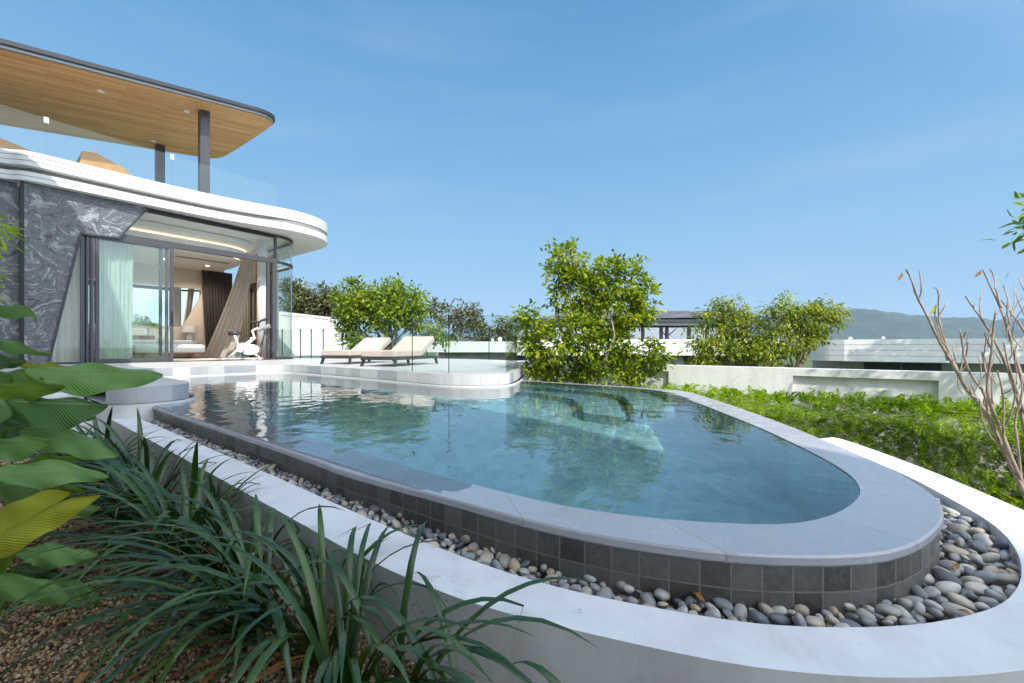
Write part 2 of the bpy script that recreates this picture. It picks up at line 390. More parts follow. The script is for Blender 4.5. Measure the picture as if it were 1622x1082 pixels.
def m_leaf(name, stops, trans=.35, rough=.42, spec=.4, patch=None, veins=False, alpha=None):
    """leaf colours vary from leaf to leaf; light passes through"""
    t = NT(name); g = t.n('ShaderNodeNewGeometry'); rnd = g.outputs['Random Per Island']
    oc = t.coord('Object'); big = t.noise(oc, 1.1, 2).outputs[0]
    f = t.math('ADD', t.math('MULTIPLY', rnd, .75), t.math('MULTIPLY', t.math('SUBTRACT', big, .38), .9))
    col = t.ramp(f, stops); nrm = None
    if veins:
        uvc = t.n('ShaderNodeTexCoord'); sp = t.n('ShaderNodeSeparateXYZ'); t.l(uvc.outputs['UV'], sp.inputs[0])
        av = t.math('ABSOLUTE', t.math('SUBTRACT', sp.outputs[1], .5)); ph = t.math('SUBTRACT', t.math('MULTIPLY', sp.outputs[0], 1.0), t.math('MULTIPLY', av, .42))
        s1 = t.math('SINE', t.math('MULTIPLY', ph, 190.0)); nrm = t.bump(t.math('MULTIPLY', s1, .5), .5, .004)
        rib = t.ramp(av, [(0.0, .9), (.012, .6), (.024, 0.0)])
        col = t.mix(col, t.mix(col, (.42, .5, .22), .55), rib)
        bl = t.noise(oc, 9, 4).outputs[0]; col = t.mix(col, t.mix(col, (0, 0, 0), .22), t.ramp(bl, [(.45, 0.0), (.7, 1.0)]))
    if patch:
        p = t.noise(oc, patch[1], 5, .6).outputs[0]; col = t.mix(col, patch[0], t.ramp(p, [(patch[2], 0.0), (patch[2] + .08, 1.0)]))
    pb = t.bsdf(col, rough, 0, nrm, spec)
    tl = t.n('ShaderNodeBsdfTranslucent'); t.l(t.mix(col, (1.0, 1.0, .25), 1.0, 'MULTIPLY'), tl.inputs[0])
    mx = t.n('ShaderNodeMixShader'); mx.inputs[0].default_value = trans; t.l(pb, mx.inputs[1]); t.l(tl.outputs[0], mx.inputs[2])
    return t.done(mx.outputs[0])

def m_island(name, stops, rough=.6, nscale=40, per_object=False, streak=True, spec=.5):
    """stones: one colour each, with mottling"""
    t = NT(name)
    rnd = t.n('ShaderNodeObjectInfo').outputs['Random'] if per_object else t.n('ShaderNodeNewGeometry').outputs['Random Per Island']
    col = t.ramp(rnd, stops); c = t.coord('Object'); nz = t.noise(c, nscale, 6, .65, .8)
    k = t.ramp(nz.outputs[0], [(.32, .48), (.5, .95), (.66, 1.25)]); col = t.mix(col, k, 1.0, 'MULTIPLY')
    if streak:
        s = t.noise(t.coord(scale=(1, 3.2, 2.1), rot=(.4, .2, .7)), nscale * .55, 5, .6, 2.5); col = t.mix(col, (.62, .61, .58), t.math('MULTIPLY', t.ramp(s.outputs[0], [(.47, 0.0), (.5, 1.0), (.53, 0.0)]), .4))
    return t.done(t.bsdf(col, rough, 0, t.bump(nz.outputs[0], .2, .004), spec))

def m_cloth(name, color, trans=.0, see=.0, rough=.85, wscale=500):
    t = NT(name); c = t.coord(); nz = t.noise(c, 5, 4); col = t.ramp(nz.outputs[0], [(.3, tuple(x * .93 for x in color)), (.7, color)])
    nrm = t.bump(t.noise(c, wscale, 2).outputs[0], .25, .002)
    sh = t.bsdf(col, rough, 0, nrm, .15)
    if trans:
        tl = t.n('ShaderNodeBsdfTranslucent'); t.l(col, tl.inputs[0]); mx = t.n('ShaderNodeMixShader'); mx.inputs[0].default_value = trans; t.l(sh, mx.inputs[1]); t.l(tl.outputs[0], mx.inputs[2]); sh = mx.outputs[0]
    if see:
        tp = t.n('ShaderNodeBsdfTransparent'); mx = t.n('ShaderNodeMixShader'); mx.inputs[0].default_value = see; t.l(sh, mx.inputs[1]); t.l(tp.outputs[0], mx.inputs[2]); sh = mx.outputs[0]
    return t.done(sh)

M = {}
M['white'] = m_stucco('white_render', .80, (1, 1, .985), .06)
M['wall'] = m_stucco('garden_wall_paint', .84, (1, .99, .97), .13, True)
M['rim'] = m_stucco('planter_wall_paint', .80, (.985, .99, 1.0), .14, True)
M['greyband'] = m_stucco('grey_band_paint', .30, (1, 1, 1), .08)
M['marble'] = m_marble()
M['frame'] = simple('grey_metal_frame', (.085, .085, .095), .42, .35, .06)
M['black'] = simple('black_metal', (.018, .018, .02), .4, .2, .08)
M['charcoal'] = simple('charcoal_metal', (.055, .057, .065), .45, .3, .08)
M['gutter'] = simple('pale_grey_gutter', (.33, .36, .40), .4, .3, .05)
M['glass'] = m_glass('clear_glass', (.95, .985, .97))
M['balglass'] = m_glass('balustrade_glass', (.94, .975, .96), .035)
M['mirror'] = simple('mirror_glass', (.86, .88, .87), .01, 1.0, .01)
M['soffit_wood'] = m_planks('golden_soffit_boards', (.48, .23, .07), (.68, .39, .15), .09, 1)
M['door_wood'] = m_planks('brown_door_wood', (.26, .12, .04), (.36, .18, .07), .16, 2)
M['floor_wood'] = m_planks('red_brown_floor_boards', (.20, .09, .05), (.30, .14, .08), .12, 1, .3)
M['cabinet_wood'] = simple('orange_teak', (.55, .27, .07), .5, 0, .14, 2.5)
M['interior'] = simple('beige_wall_panel', (.70, .63, .55), .6, 0, .04)
M['ceil'] = simple('white_ceiling_paint', (.86, .84, .80), .7, 0, .03)
t_ = NT('lit_cove'); e_m = t_.n('ShaderNodeEmission'); e_m.inputs[0].default_value = (1.0, .62, .36, 1); e_m.inputs[1].default_value = 2.2; M['cove'] = t_.done(e_m.outputs[0])
t_ = NT('lit_downlight'); e_m = t_.n('ShaderNodeEmission'); e_m.inputs[0].default_value = (1.0, .8, .55, 1); e_m.inputs[1].default_value = 14; M['lit'] = t_.done(e_m.outputs[0])
M['deck_face'] = m_tile('grey_stone_edge_tiles', .30, .6, [(.36, .37, .39), (.46, .46, .475), (.60, .60, .60), (.68, .67, .66)], (.42, .42, .43), .5, .003, 'UV', (0, 0, 0), 2.2, .42)
M['deck_top'] = m_tile('pale_stone_paving', .60, .60, [(.46, .445, .42), (.52, .505, .48), (.56, .54, .52)], (.38, .37, .36), .45, .003, 'Object', (0, 0, A), 3, .6)
M['pool_tile'] = m_tile('dark_slate_wall_tiles', .084, .073, [(.066, .060, .057), (.105, .095, .089), (.145, .133, .125), (.175, .17, .17)], (.24, .22, .20), .36, .0026, 'UV', (0, 0, 0), 13, .5, .003, 0.0, .10)
M['coping'] = m_tile('smooth_grey_coping_stone', .62, 9, [(.37, .365, .395), (.41, .405, .435), (.445, .44, .47)], (.27, .27, .28), .2, .0022, 'UV', (0, 0, 0), 11, .7, .001, 0, 0, .9)
M['basin'] = m_tile('green_basin_mosaic', .10, .10, [(.18, .36, .43), (.26, .46, .52), (.34, .57, .60), (.44, .66, .66)], (.34, .52, .54), .45, .0045, 'Object', (0, 0, A), 20, .72, .002)
M['drain'] = m_tile('pale_drain_mosaic', .02, .02, [(.35, .6, .6), (.6, .78, .75), (.8, .9, .86)], (.3, .5, .5), .4, .003, 'Object', (0, 0, .2), 30, .5, .001)
M['water'] = m_water()
M['soil'] = simple('dark_garden_soil', (.11, .07, .042), .9, 0, .5, 14, .7, 60)
M['grass'] = simple('distant_grass', (.07, .10, .03), .9, 0, .4, .3)
M['hill'] = simple('wooded_hill', (.028, .045, .026), .95, 0, .55, .012)
M['gravel'] = m_island('pea_gravel', [(0, (.06, .042, .03)), (.22, (.19, .11, .06)), (.5, (.36, .22, .105)), (.75, (.48, .32, .17)), (.92, (.60, .45, .28)), (1, (.14, .12, .11))], .5, 120, False, False)
PEB = [(0, (.09, .11, .14)), (.12, (.19, .21, .24)), (.25, (.33, .35, .37)), (.36, (.66, .63, .57)), (.46, (.55, .42, .27)), (.56, (.40, .41, .42)), (.66, (.70, .68, .63)), (.74, (.28, .30, .33)), (.82, (.58, .50, .39)), (.91, (.38, .37, .36)), (1, (.13, .15, .19))]
M['pebble'] = m_island('river_pebble_stone', PEB, .5, 34, True)
M['pebbles'] = m_island('river_pebble_bed_stone', PEB, .5, 34, False)
M['cushion'] = m_cloth('cream_lounger_fabric', (.54, .46, .39))
M['sheer'] = m_cloth('white_sheer_fabric', (.90, .91, .90), .3, .03)
M['beigecurtain'] = m_cloth('beige_curtain_fabric', (.66, .61, .54), .2)
M['darkcurtain'] = m_cloth('dark_curtain_fabric', (.06, .055, .055))
M['linen'] = m_cloth('white_bed_linen', (.84, .84, .85))
M['upholstery'] = m_cloth('cream_upholstery', (.62, .57, .50))
M['brass'] = simple('brass_metal', (.62, .43, .16), .3, .9, .06)
M['bikewhite'] = simple('white_gloss_paint', (.84, .84, .85), .25, 0, .03)
M['wicker'] = simple('brown_tray_wicker', (.22, .14, .07), .7, 0, .3, 40)
M['shingle'] = m_tile('grey_roof_shingles', .45, .22, [(.06, .063, .067), (.10, .105, .11), (.15, .155, .155)], (.03, .03, .034), .7, .012, 'UV', (0, 0, 0), 4, .4, .01, .5)
M['darkwall'] = simple('dark_grey_stone_wall', (.07, .07, .075), .8, 0, .25, 8)
M['greywall'] = m_stucco('grey_green_wall', .34, (.95, 1, .95), .1)
M['bark'] = simple('grey_brown_bark', (.20, .15, .11), .85, 0, .35, 18, .5, 40)
M['palebark'] = simple('pale_grey_bark', (.36, .29, .23), .8, 0, .28, 16, .5, 60)
M['fallen'] = m_leaf('dry_leaf', [(.1, (.30, .12, .03)), (.5, (.42, .20, .06)), (.9, (.26, .13, .06))], .15, .6)
M['yellowleaf'] = m_leaf('yellow_leaf', [(.1, (.62, .58, .04)), (.9, (.7, .62, .05))], .4)

# ================================================================== SETTING
WZ = -0.19                                       # water level; deck level is 0
gm = MB(); gm.grid([[(x, y, -1.6) for x in (-3000, -60, -8, 8, 60, 3000)] for y in (-3000, -60, 20, 60, 300, 3000)])
tag(gm.build('ground', M['grass']), kind='structure')

# hills far away: a ridge with folds
def ridge(px):
    xs = [-900, 0, 500, 800, 1000, 1200, 1290, 1345, 1400, 1440, 1480, 1540, 1622, 1800, 2400]
    ys = [530, 536, 538, 534, 530, 516, 503, 490, 486.5, 487, 491, 496, 500, 508, 520]
    return np.interp(px, xs, ys)
hx = np.linspace(-900, 2400, 420); rows = 46; HYD = 1500.0
P = []
ph = np.linspace(0, 60, len(hx))
from mathutils import noise as mnoise
for j in range(rows):
    t = j / (rows - 1); row = []
    for i, x in enumerate(hx):
        Y = HYD + 900 * t; top = (HY - ridge(x)) / F * HYD * 1.25
        Xw = (x - CX) / F * (HYD + 300)
        prof = math.sin(min(1, t * 1.6) * math.pi / 2) ** 1.3
        q = mnoise.fractal((Xw * .004, Y * .003, 0), .9, 2.1, 5) * 28 * (.3 + prof)
        q2 = mnoise.fractal((Xw * .03, Y * .03, 3), .8, 2.2, 4) * 9
        row.append((Xw, Y, -4 + (top * prof + (q + q2) * min(1, t * 4))))
    P.append(row)
hm = MB(); hm.grid(P); tag(hm.build('hills', M['hill'], smooth=True), kind='structure')

# ------------------------------------------------------------------ swimming pool
outer = [W2(-6.4, 1.12), W2(-5, 1.12), W2(-3, 1.12), W2(-2, 1.11), (-.866, 2.038), (-.396, 1.718), (-.007, 1.44), (.163, 1.34), (.363, 1.249), (.635, 1.169), (.848, 1.157), (1.0, 1.166), (1.13, 1.2), (1.27, 1.27),
         (1.44, 1.385), (1.545, 1.48), (1.635, 1.583), (1.715, 1.714), (1.84, 2.02), (1.955, 2.557), (2.074, 3.07), (2.21, 4.045), (2.31, 4.93), (2.36, 5.45), (2.34, 5.68), (2.2, 5.86)] + [W2(-1.95, 6.05), W2(-3, 6.05), W2(-6, 6.05), W2(-11, 6.05)]
inner = [W2(-6.4, 1.34), W2(-5, 1.34), W2(-3, 1.34), (-1.13, 2.54), (-.368, 1.916), (-.008, 1.644), (.184, 1.514), (.415, 1.426), (.577, 1.385), (.821, 1.354), (.954, 1.363), (1.143, 1.44), (1.337, 1.583),
         (1.435, 1.684), (1.55, 1.86), (1.66, 2.197), (1.78, 2.8), (1.83, 3.128), (1.955, 4.2), (2.03, 4.9), (2.05, 5.3), (2.0, 5.5)] + [W2(-2.1, 5.8), W2(-3, 5.8), W2(-6, 5.8), W2(-11, 5.8)]
outer = resample(chaikin(outer, 2), 240); inner = resample(chaikin(inner, 2), 240)
pool = thing('swimming_pool', 'curved infinity swimming pool with grey coping and dark slate tiled outer wall', 'swimming pool', W(-3, 3, -1.2), -A)
lip = offset(outer + [W2(-11, 3)], .010)[:-1]; lip[0] = outer[0]; lip[-1] = outer[-1]
c = MB()
s_ = np.r_[0, np.cumsum([math.dist(a, b) for a, b in zip(outer[:-1], outer[1:])])]
def sink(p):
    k_ = min(1, max(0, (-.85 - (p[0] * N2.x + p[1] * N2.y)) / .9)); return .013 * k_ * k_ * (3 - 2 * k_)
def cop_ring(a, b, za, zb, va, vb):
    n = len(a); c.add([(p[0], p[1], za - sink(p)) for p in a] + [(p[0], p[1], zb - sink(p)) for p in b], [(i, i + 1, n + i + 1, n + i) for i in range(n - 1)],
                      [[(s_[i], va), (s_[i + 1], va), (s_[i + 1], vb), (s_[i], vb)] for i in range(n - 1)])
ct = WZ + .005
lip2 = [tuple(p[k] * .97 + q[k] * .03 for k in (0, 1)) for p, q in zip(lip, inner)]
cop_ring(lip, lip, ct - .028, ct - .006, 0, .02); cop_ring(lip, lip2, ct - .006, ct, .02, .03); cop_ring(lip2, inner, ct, ct, .03, .25); cop_ring(inner, inner, ct, ct - .09, .25, .3); cop_ring(outer, lip, ct - .028, ct - .028, 0, 0)
coping = c.build('coping', M['coping'], pool)
c = MB(); c.strip(outer, -.355 - .073 * 11, ct - .028); c.build('tile_wall', M['pool_tile'], pool)
FLOORZ = -1.35
c = MB(); c.strip(inner[::-1], FLOORZ, ct - .09)
c.cap(inner + [W2(-11.5, 3)], FLOORZ); c.strip([W2(-11, 6), W2(-11, 1)], FLOORZ, -.1)
c.build('basin', M['basin'], pool)
# underwater benches in the far corner and along the far wall
def bench(poly, z):
    c = MB(); c.prism(poly, FLOORZ - .01, z); return c.build('underwater_step', M['basin'], pool, bevel=.01)
bench([W2(-10.9, 5.45), W2(-2.6, 5.45), W2(-2.1, 5.2), W2(-1.82, 4.7), W2(-1.62, 4.3), W2(-1.2, 4.3), W2(-1.5, 5.3), W2(-1.75, 5.62), W2(-2.1, 5.78), W2(-10.9, 5.78)], -.62)
bench([W2(-10.9, 5.08), W2(-3.3, 5.08), W2(-2.7, 4.9), W2(-2.35, 4.5), W2(-2.12, 4.1), W2(-1.68, 4.1), W2(-1.70, 4.28), W2(-1.9, 4.7), W2(-2.18, 5.17), W2(-2.63, 5.41), W2(-10.9, 5.41)], -.95)
dr = [G(1053, 757, FLOORZ), G(1115, 766, FLOORZ), G(1106, 794, FLOORZ), G(1044, 779, FLOORZ)]
c = MB(); c.prism([p[:2] for p in dr], FLOORZ, FLOORZ + .012); c.build('drain_cover', M['drain'], pool)
# water surface with real small waves
st_ = .02; gu = np.arange(-11.05, .95, st_); gv = np.arange(1.128, 5.95, st_); UU, VV_ = np.meshgrid(gu, gv, indexing='ij')
PX_ = N2.x * UU + D2.x * VV_; PY_ = N2.y * UU + D2.y * VV_; ZZ = np.zeros_like(PX_); rw = np.random.default_rng(11)
for k_ in range(46):
    lam = .07 * (7.0 ** (rw.uniform() ** 1.3)); a_ = rw.normal(1.1, .9); ZZ += .0042 / math.sqrt(46) * 2.2 * lam ** .9 * np.sin((PX_ * math.cos(a_) + PY_ * math.sin(a_)) * 2 * math.pi / lam + rw.uniform(0, 6.28) + .6 * np.sin(PX_ * 1.3 + k_) + .5 * np.sin(PY_ * 1.7 + k_ * 2))
calm = .55 + .45 * np.sin(PX_ * .9 + PY_ * 1.1 + .6 * np.sin(PY_ * 2.1)); ZZ *= .33 * (.45 + .75 * calm)
vg = np.stack([PX_, PY_, WZ + ZZ], -1).reshape(-1, 3); nu, nv = UU.shape
grow = offset(inner + [W2(-11.2, 3)], .05); okp = (inside(vg, grow) | (inside(vg, outer + [W2(-11.2, 3)]) & (vg @ np.array([N2.x, N2.y, 0]) < -.8) & (vg @ np.array([D2.x, D2.y, 0]) < 2))).reshape(nu, nv)
iq = np.arange(nu * nv).reshape(nu, nv); okq = okp[:-1, :-1] & okp[1:, :-1] & okp[1:, 1:] & okp[:-1, 1:]
Q = np.stack([iq[:-1, :-1], iq[1:, :-1], iq[1:, 1:], iq[:-1, 1:]], -1)[okq]; used = np.unique(Q); mp_ = np.full(nu * nv, -1); mp_[used] = np.arange(len(used))
wat = np_mesh('water', vg[used], mp_[Q], M['water'], smooth=True); tag(wat, kind='structure'); wat.cycles.is_caustics_caster = True
for o_ in bpy.data.objects:
    if o_.name.split('.')[0] in ('basin', 'underwater_step', 'drain_cover'): o_.cycles.is_caustics_receiver = True

# ------------------------------------------------------------------ terrace
deck = [W2(-5.66, .80), W2(-5.52, .92), W2(-5.47, 1.12), W2(-5.54, 1.36), W2(-5.78, 1.52), W2(-6.2, 1.57), W2(-9.6, 1.58), W2(-10.0, 1.66), W2(-10.24, 1.9), W2(-10.32, 2.4), W2(-10.35, 3.7), W2(-10.22, 4.2), W2(-9.9, 4.47), W2(-9.2, 4.5),
        W2(-6.35, 4.42), W2(-5.2, 4.33), (-1.03, 6.2), (-.66, 6.09), (-.35, 6.1), (-.08, 6.27), (.04, 6.75), (.12, 7.4), (.2, 8.2), (.36, 9.6), (.35, 12.4), (-2.0, 15.2), (-9.5, 16.2)]
deck = chaikin(deck, 2) + [W2(-21, 12), W2(-21, -5), W2(-6.7, -5), W2(-6.7, .78)]
c = MB(); c.strip(deck[::-1] + [deck[-1]], -.165, 0)
c = MB(); d2 = deck[::-1]
# order so that the visible edge faces outwards
c.strip(d2, -.165, -.004); terr = thing('terrace', 'pale stone pool terrace with tiled edge, in front of the villa', 'terrace', W(-9, 4, -1.2), -A)
tag(terr, kind='structure')
c.build('edge_tiles', M['deck_face'], terr)
lipd = offset(d2, .006)
c = MB(); c.cap(lipd, 0.0); c.strip(lipd, -.004, 0.0); c.build('paving', M['deck_top'], terr)
under = offset(d2, -.05); c = MB(); c.strip(under + [under[0]], -1.62, -.165); c.cap(d2, -.166); c.build('base_wall', M['white'], terr)
st = MB()
for i in range(4):
    st.ubox(-6.7 + i * .26, -6.7 + (i + 1) * .26 + .02, -5, .74 + .035 * i, -1.0, -.13 * (i + 1))
    st.ubox(-6.7 + i * .26, -6.7 + (i + 1) * .26 + .045, -5, .765 + .035 * i, -.13 * (i + 1), -.13 * (i + 1) + .035)
gs = thing('garden_steps', 'pale stone steps going down from the terrace to the gravel bed behind big leaves', 'steps', W(-6.2, 0, -1.2), -A)
st.build('stair_treads', M['white'], gs, bevel=.006)

# ------------------------------------------------------------------ low white planter wall curving round the pebble bed
rin = [W2(-5.74, 1.0), W2(-4, 1.0), W2(-2.5, .995), (-1.026, 2.027), (-.664, 1.74), (-.39, 1.529), (-.15, 1.36), (.072, 1.225), (.284, 1.135), (.56, 1.05), (.70, 1.03), (.853, 1.025), (1.027, 1.035), (1.19, 1.07), (1.331, 1.115), (1.468, 1.19), (1.606, 1.29), (1.727, 1.4),
       (1.847, 1.535), (1.95, 1.70), (2.056, 1.966), (2.166, 2.25), (2.27, 2.8), (2.33, 3.14)]
rout = [W2(-5.74, .82), W2(-4, .815), W2(-2.5, .80), (-.818, 1.616), (-.492, 1.36), (-.199, 1.17), (-.005, 1.075), (.284, .97), (.492, .905), (.644, .88), (.80, .868), (.976, .874), (1.117, .89), (1.35, .935), (1.6, 1.03), (1.82, 1.17), (2.0, 1.36), (2.15, 1.62), (2.258, 1.93), (2.34, 2.2), (2.443, 2.607), (2.53, 3.127), (2.5, 3.2)]
rin = resample(chaikin(rin, 2), 180); rout = resample(chaikin(rout, 2), 180)
RZ = -.30
pw = thing('planter_wall', 'low white curved garden wall holding the pebble bed around the pool', 'garden wall', W(-2, .9, -1.2))
poly = rout + rin[::-1]
c = MB(); n_ = len(rin)
c.bridge(rout, rin, RZ, RZ); c.strip(rin[::-1], -1.1, RZ); c.add([(*rout[-1], -1.2), (*rin[-1], -1.2), (*rin[-1], RZ), (*rout[-1], RZ)], [(0, 1, 2, 3)])
rgo = offset(rout + [W2(-6, 3)], -.007)[:-1]
levels = [(-1.2, -.86), (-.855, -.63), (-.625, -.50), (-.495, RZ)]
for z0, z1 in levels: c.strip(rout, z0, z1)
for z0 in (-.86, -.63, -.50): c.strip(rgo, z0, z0 + .005); c.bridge(rout, rgo, z0, z0); c.bridge(rgo, rout, z0 + .005, z0 + .005)
c.build('wall_body', M['rim'], pw)

# beds
bed = rin + [W2(-1.4, 5), W2(-5.9, 5)]
i0 = min(range(len(outer)), key=lambda i: math.dist(outer[i], W2(-5.9, 1.12))); i1 = min(range(len(outer)), key=lambda i: math.dist(outer[i], (2.2, 4.0)))
bed_in = offset(resample(outer[i0:i1], len(rin)) + [W2(-3, 5)], -.03)[:-1]
c = MB(); c.bridge(rin, bed_in, -.40, -.40); tag(c.build('pebble_bed_soil', M['soil']), kind='structure')
GZ = -.55
garden = [W2(-6.0, -6), W2(-5.0, -6), (2.06, -6), (2.06, .4), (1.75, .98)] + rgo[::-1][40:] + [W2(-5.76, .9), W2(-6.0, .9)]
c = MB(); c.cap(garden, GZ); tag(c.build('garden_soil', M['soil']), kind='structure')

# ================================================================== VILLA PAVILION
def FP(px, py, u0=-14.48):
    """point of the photograph lying on the vertical plane u = u0 of the villa -> (v, z)"""
    r = (px - CX) / F; t = u0 / (N2.x * r + N2.y)
    return ((D2.x * r + D2.y) * t, CAMZ + (HY - py) / F * t)
UF = -14.48
villa = thing('villa', 'white modern villa pavilion with swirled grey stone wall, big glass doors and wood lined canopy', 'villa', W(-17, 3.5, 0), -A)
def part(m, name, mat, parent=None, **k): return m.build(name, mat, parent or villa, **k)

# stone wall: slab with the slanted window cut, standing proud of the glass
pA, pB, pC, pD = FP(76, 578), FP(127, 371), FP(187.5, 378), FP(233, 331)
vC = FP(38, 300)[0]
c = MB(); pts = [(vC, 0), (pA[0], 0), pB, pC, (pD[0], 4.17), (vC, 4.17)]
c.wallprism([W(UF + .07, v, z) for v, z in pts], Vector(W(-.25, 0))); part(c, 'stone_wall', M['marble'])
c = MB(); c.wallprism([W(UF - .20, v, z) for v, z in [(-5, 0), (vC - .06, 0), (vC - .06, 4.17), (-5, 4.17)]], Vector(W(-.2, 0))); part(c, 'stone_wall', M['marble'])
c = MB(); c.ubox(UF - .3, UF + .085, vC - .06, vC, 0, 4.155); part(c, 'shadow_gap_post', M['black'])
# thin metal edge along the stone cut
def edge(a, b, u=UF + .075, w=.022, mat='charcoal', nm='window_edge', d=.05):
    c = MB(); a3, b3 = Vector(W(u, *a)), Vector(W(u, *b)); t = (b3 - a3).normalized(); nn = Vector(W(1, 0)); s = t.cross(nn).normalized()
    c.obox((a3 + b3) / 2 - nn * d * .5, (b3 - a3) / 2 + t * w * .5, s * w, nn * d); return part(c, nm, M[mat])
for a, b in ((( pA[0], 0), pB), (pB, pC), (pC, pD)): edge(a, b)

# fascia slab with grooves, curved plan
fr = [(-14.6, -5), (-14.55, .1), (-14.52, .36), (-14.45, .52), (-14.3, .64), (-14.22, .82), (-14.2, 1.3), (-14.17, 3), (-14.05, 4.4), (-13.75, 5.6), (-13.58, 6.3), (-13.68, 7.1), (-14.1, 7.7), (-14.75, 8.0), (-15.6, 8.08), (-20.8, 8.0)]
frs = chaikin(fr, 3)
def slab(off):
    q = []
    for i, (u, v) in enumerate(frs):
        a, b = Vector(frs[max(i - 1, 0)]), Vector(frs[min(i + 1, len(frs) - 1)]); t = (b - a).normalized()
        o = off(v) if callable(off) else off
        q.append(W2(u - t.y * o, v + t.x * o))
    return q + [W2(-20.8, -5)]
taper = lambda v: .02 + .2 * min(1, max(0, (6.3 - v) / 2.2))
c = MB()
for z0, z1 in ((4.16, 4.252), (4.266, 4.36), (4.50, 4.598), (4.612, 4.708), (4.722, 4.82)): c.prism(slab(0), z0, z1)
for z0, z1 in ((4.252, 4.266), (4.598, 4.612), (4.708, 4.722)): c.prism(slab(.035), z0, z1)
part(c, 'roof_slab', M['white'])
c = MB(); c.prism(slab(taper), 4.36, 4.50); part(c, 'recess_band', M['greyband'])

# glazing
GTOP = 4.10; TR0, TR1 = 3.18, 3.34; VE = 6.05
arc = [(UF - .8 + .8 * math.cos(a), VE + .06 + .8 * math.sin(a)) for a in np.linspace(0, math.pi / 2, 12)] + [(-17.0, VE + .86)]
sl = (pB[0] - pA[0]) / (pB[1] - 0)
def pane(pts, u=UF, th=.012, parent=None, nm='pane'):
    c = MB(); c.wallprism([W(u, v, z) for v, z in pts], Vector(W(-th, 0))); return part(c, nm, M['glass'], parent)
win = MB(); win.ubox(UF - .06, UF + .03, pB[0] - .0, pB[0] + .07, 0, TR0); wL = part(win, 'window', M['frame'], bevel=.004)
wl0 = MB(); wl0.ubox(UF - .05, UF + .03, pA[0], pB[0], 0, .05)
part(wl0, 'sill', M['frame'], wL); pane([(pA[0] + .03, .05), (pB[0], .05), (pB[0], pB[1] - .03), (pB[0] - .01, pB[1] - .03)], parent=wL)
# transom rail, top rail, corner post
tr = MB(); tr.ubox(UF - .08, UF + .04, pB[0] + .02, VE, TR0, TR1); trans = part(tr, 'transom_rail', M['frame'], bevel=.006)
up = MB(); up.ubox(UF - .04, UF + .025, pD[0], VE, GTOP - .07, GTOP + .03); upper = part(up, 'clerestory_window', M['black'])
pane([(pC[0] + .02, TR1), (VE, TR1), (VE, GTOP - .07), (pD[0] - .02, GTOP - .07)], parent=upper)
cp = MB(); cp.ubox(UF - .07, UF + .035, VE, VE + .07, 0, GTOP + .03); part(cp, 'corner_post', M['frame'], bevel=.004)
cg = MB()
ar2 = [W2(*p) for p in arc]
for k in (0, 1):
    pl = ar2 if k == 0 else [W2(u - .012 * math.cos(a), v - .012) for (u, v), a in zip(arc, list(np.linspace(0, 1.57, 12)) + [1.57])]
    cg.strip(pl, .06, GTOP)
corner = part(cg, 'curved_corner_pane', M['glass'], smooth=True)
rl = MB()
for z0, z1, o in ((0, .06, .03), (TR0 + .02, TR0 + .10, .025), (GTOP - .03, GTOP + .03, .03)):
    rl = MB(); q = [W2(u + o * .7, v + o) for u, v in arc]; q2 = [W2(u - .05, v - .04) for u, v in arc]
    rl.strip(q2, z0, z1); rl.strip(q[::-1], z0, z1); rl.bridge(q, q2, z1, z1); rl.bridge(q2, q, z0, z0)
    part(rl, 'curved_rail', M['charcoal'], corner)
sf = MB(); sf.ubox(UF - .16, UF + .06, pA[0], VE + .07, -.003, .022); part(sf, 'door_track', M['charcoal'])

def slider(v0, v1, u, handle=False, glass=True, fw=.07):
    c = MB()
    c.ubox(u - .02, u + .02, v0, v0 + fw, .02, TR0); c.ubox(u - .02, u + .02, v1 - fw, v1, .02, TR0)
    c.ubox(u - .0195, u + .0195, v0 + fw, v1 - fw, .02, .11); c.ubox(u - .0195, u + .0195, v0 + fw, v1 - fw, TR0 - .05, TR0)
    d = part(c, 'sliding_door', M['frame'], bevel=.003)
    if glass: pane([(v0 + fw, .11), (v1 - fw, .11), (v1 - fw, TR0 - .05), (v0 + fw, TR0 - .05)], u + .005, .01, d)
    if handle:
        h = MB(); h.ubox(u + .02, u + .05, v1 - .055, v1 - .02, 1.05, 1.4); part(h, 'handle', M['black'], d)
    return d
slider(1.86, 3.40, UF + .02, True); slider(1.76, 3.30, UF - .035); slider(1.66, 3.18, UF - .09)
c = MB(); c.ubox(UF - .12, UF + .03, pB[0] + .07, 1.66, 0, TR0 + .01); 
c2 = MB(); c2.ubox(UF - .06, UF + .03, 1.70, 1.74, .02, TR0); c2.ubox(UF - .06, UF + .03, 1.78, 1.83, .02, TR0); part(c2, 'door_stile', M['frame'])
c = MB(); c.ubox(UF - .09, UF + .03, VE - .22, VE - .15, .02, TR0); c.ubox(UF - .06, UF + .03, VE - .06, VE, .02, TR0); part(c, 'door_jamb', M['frame'])

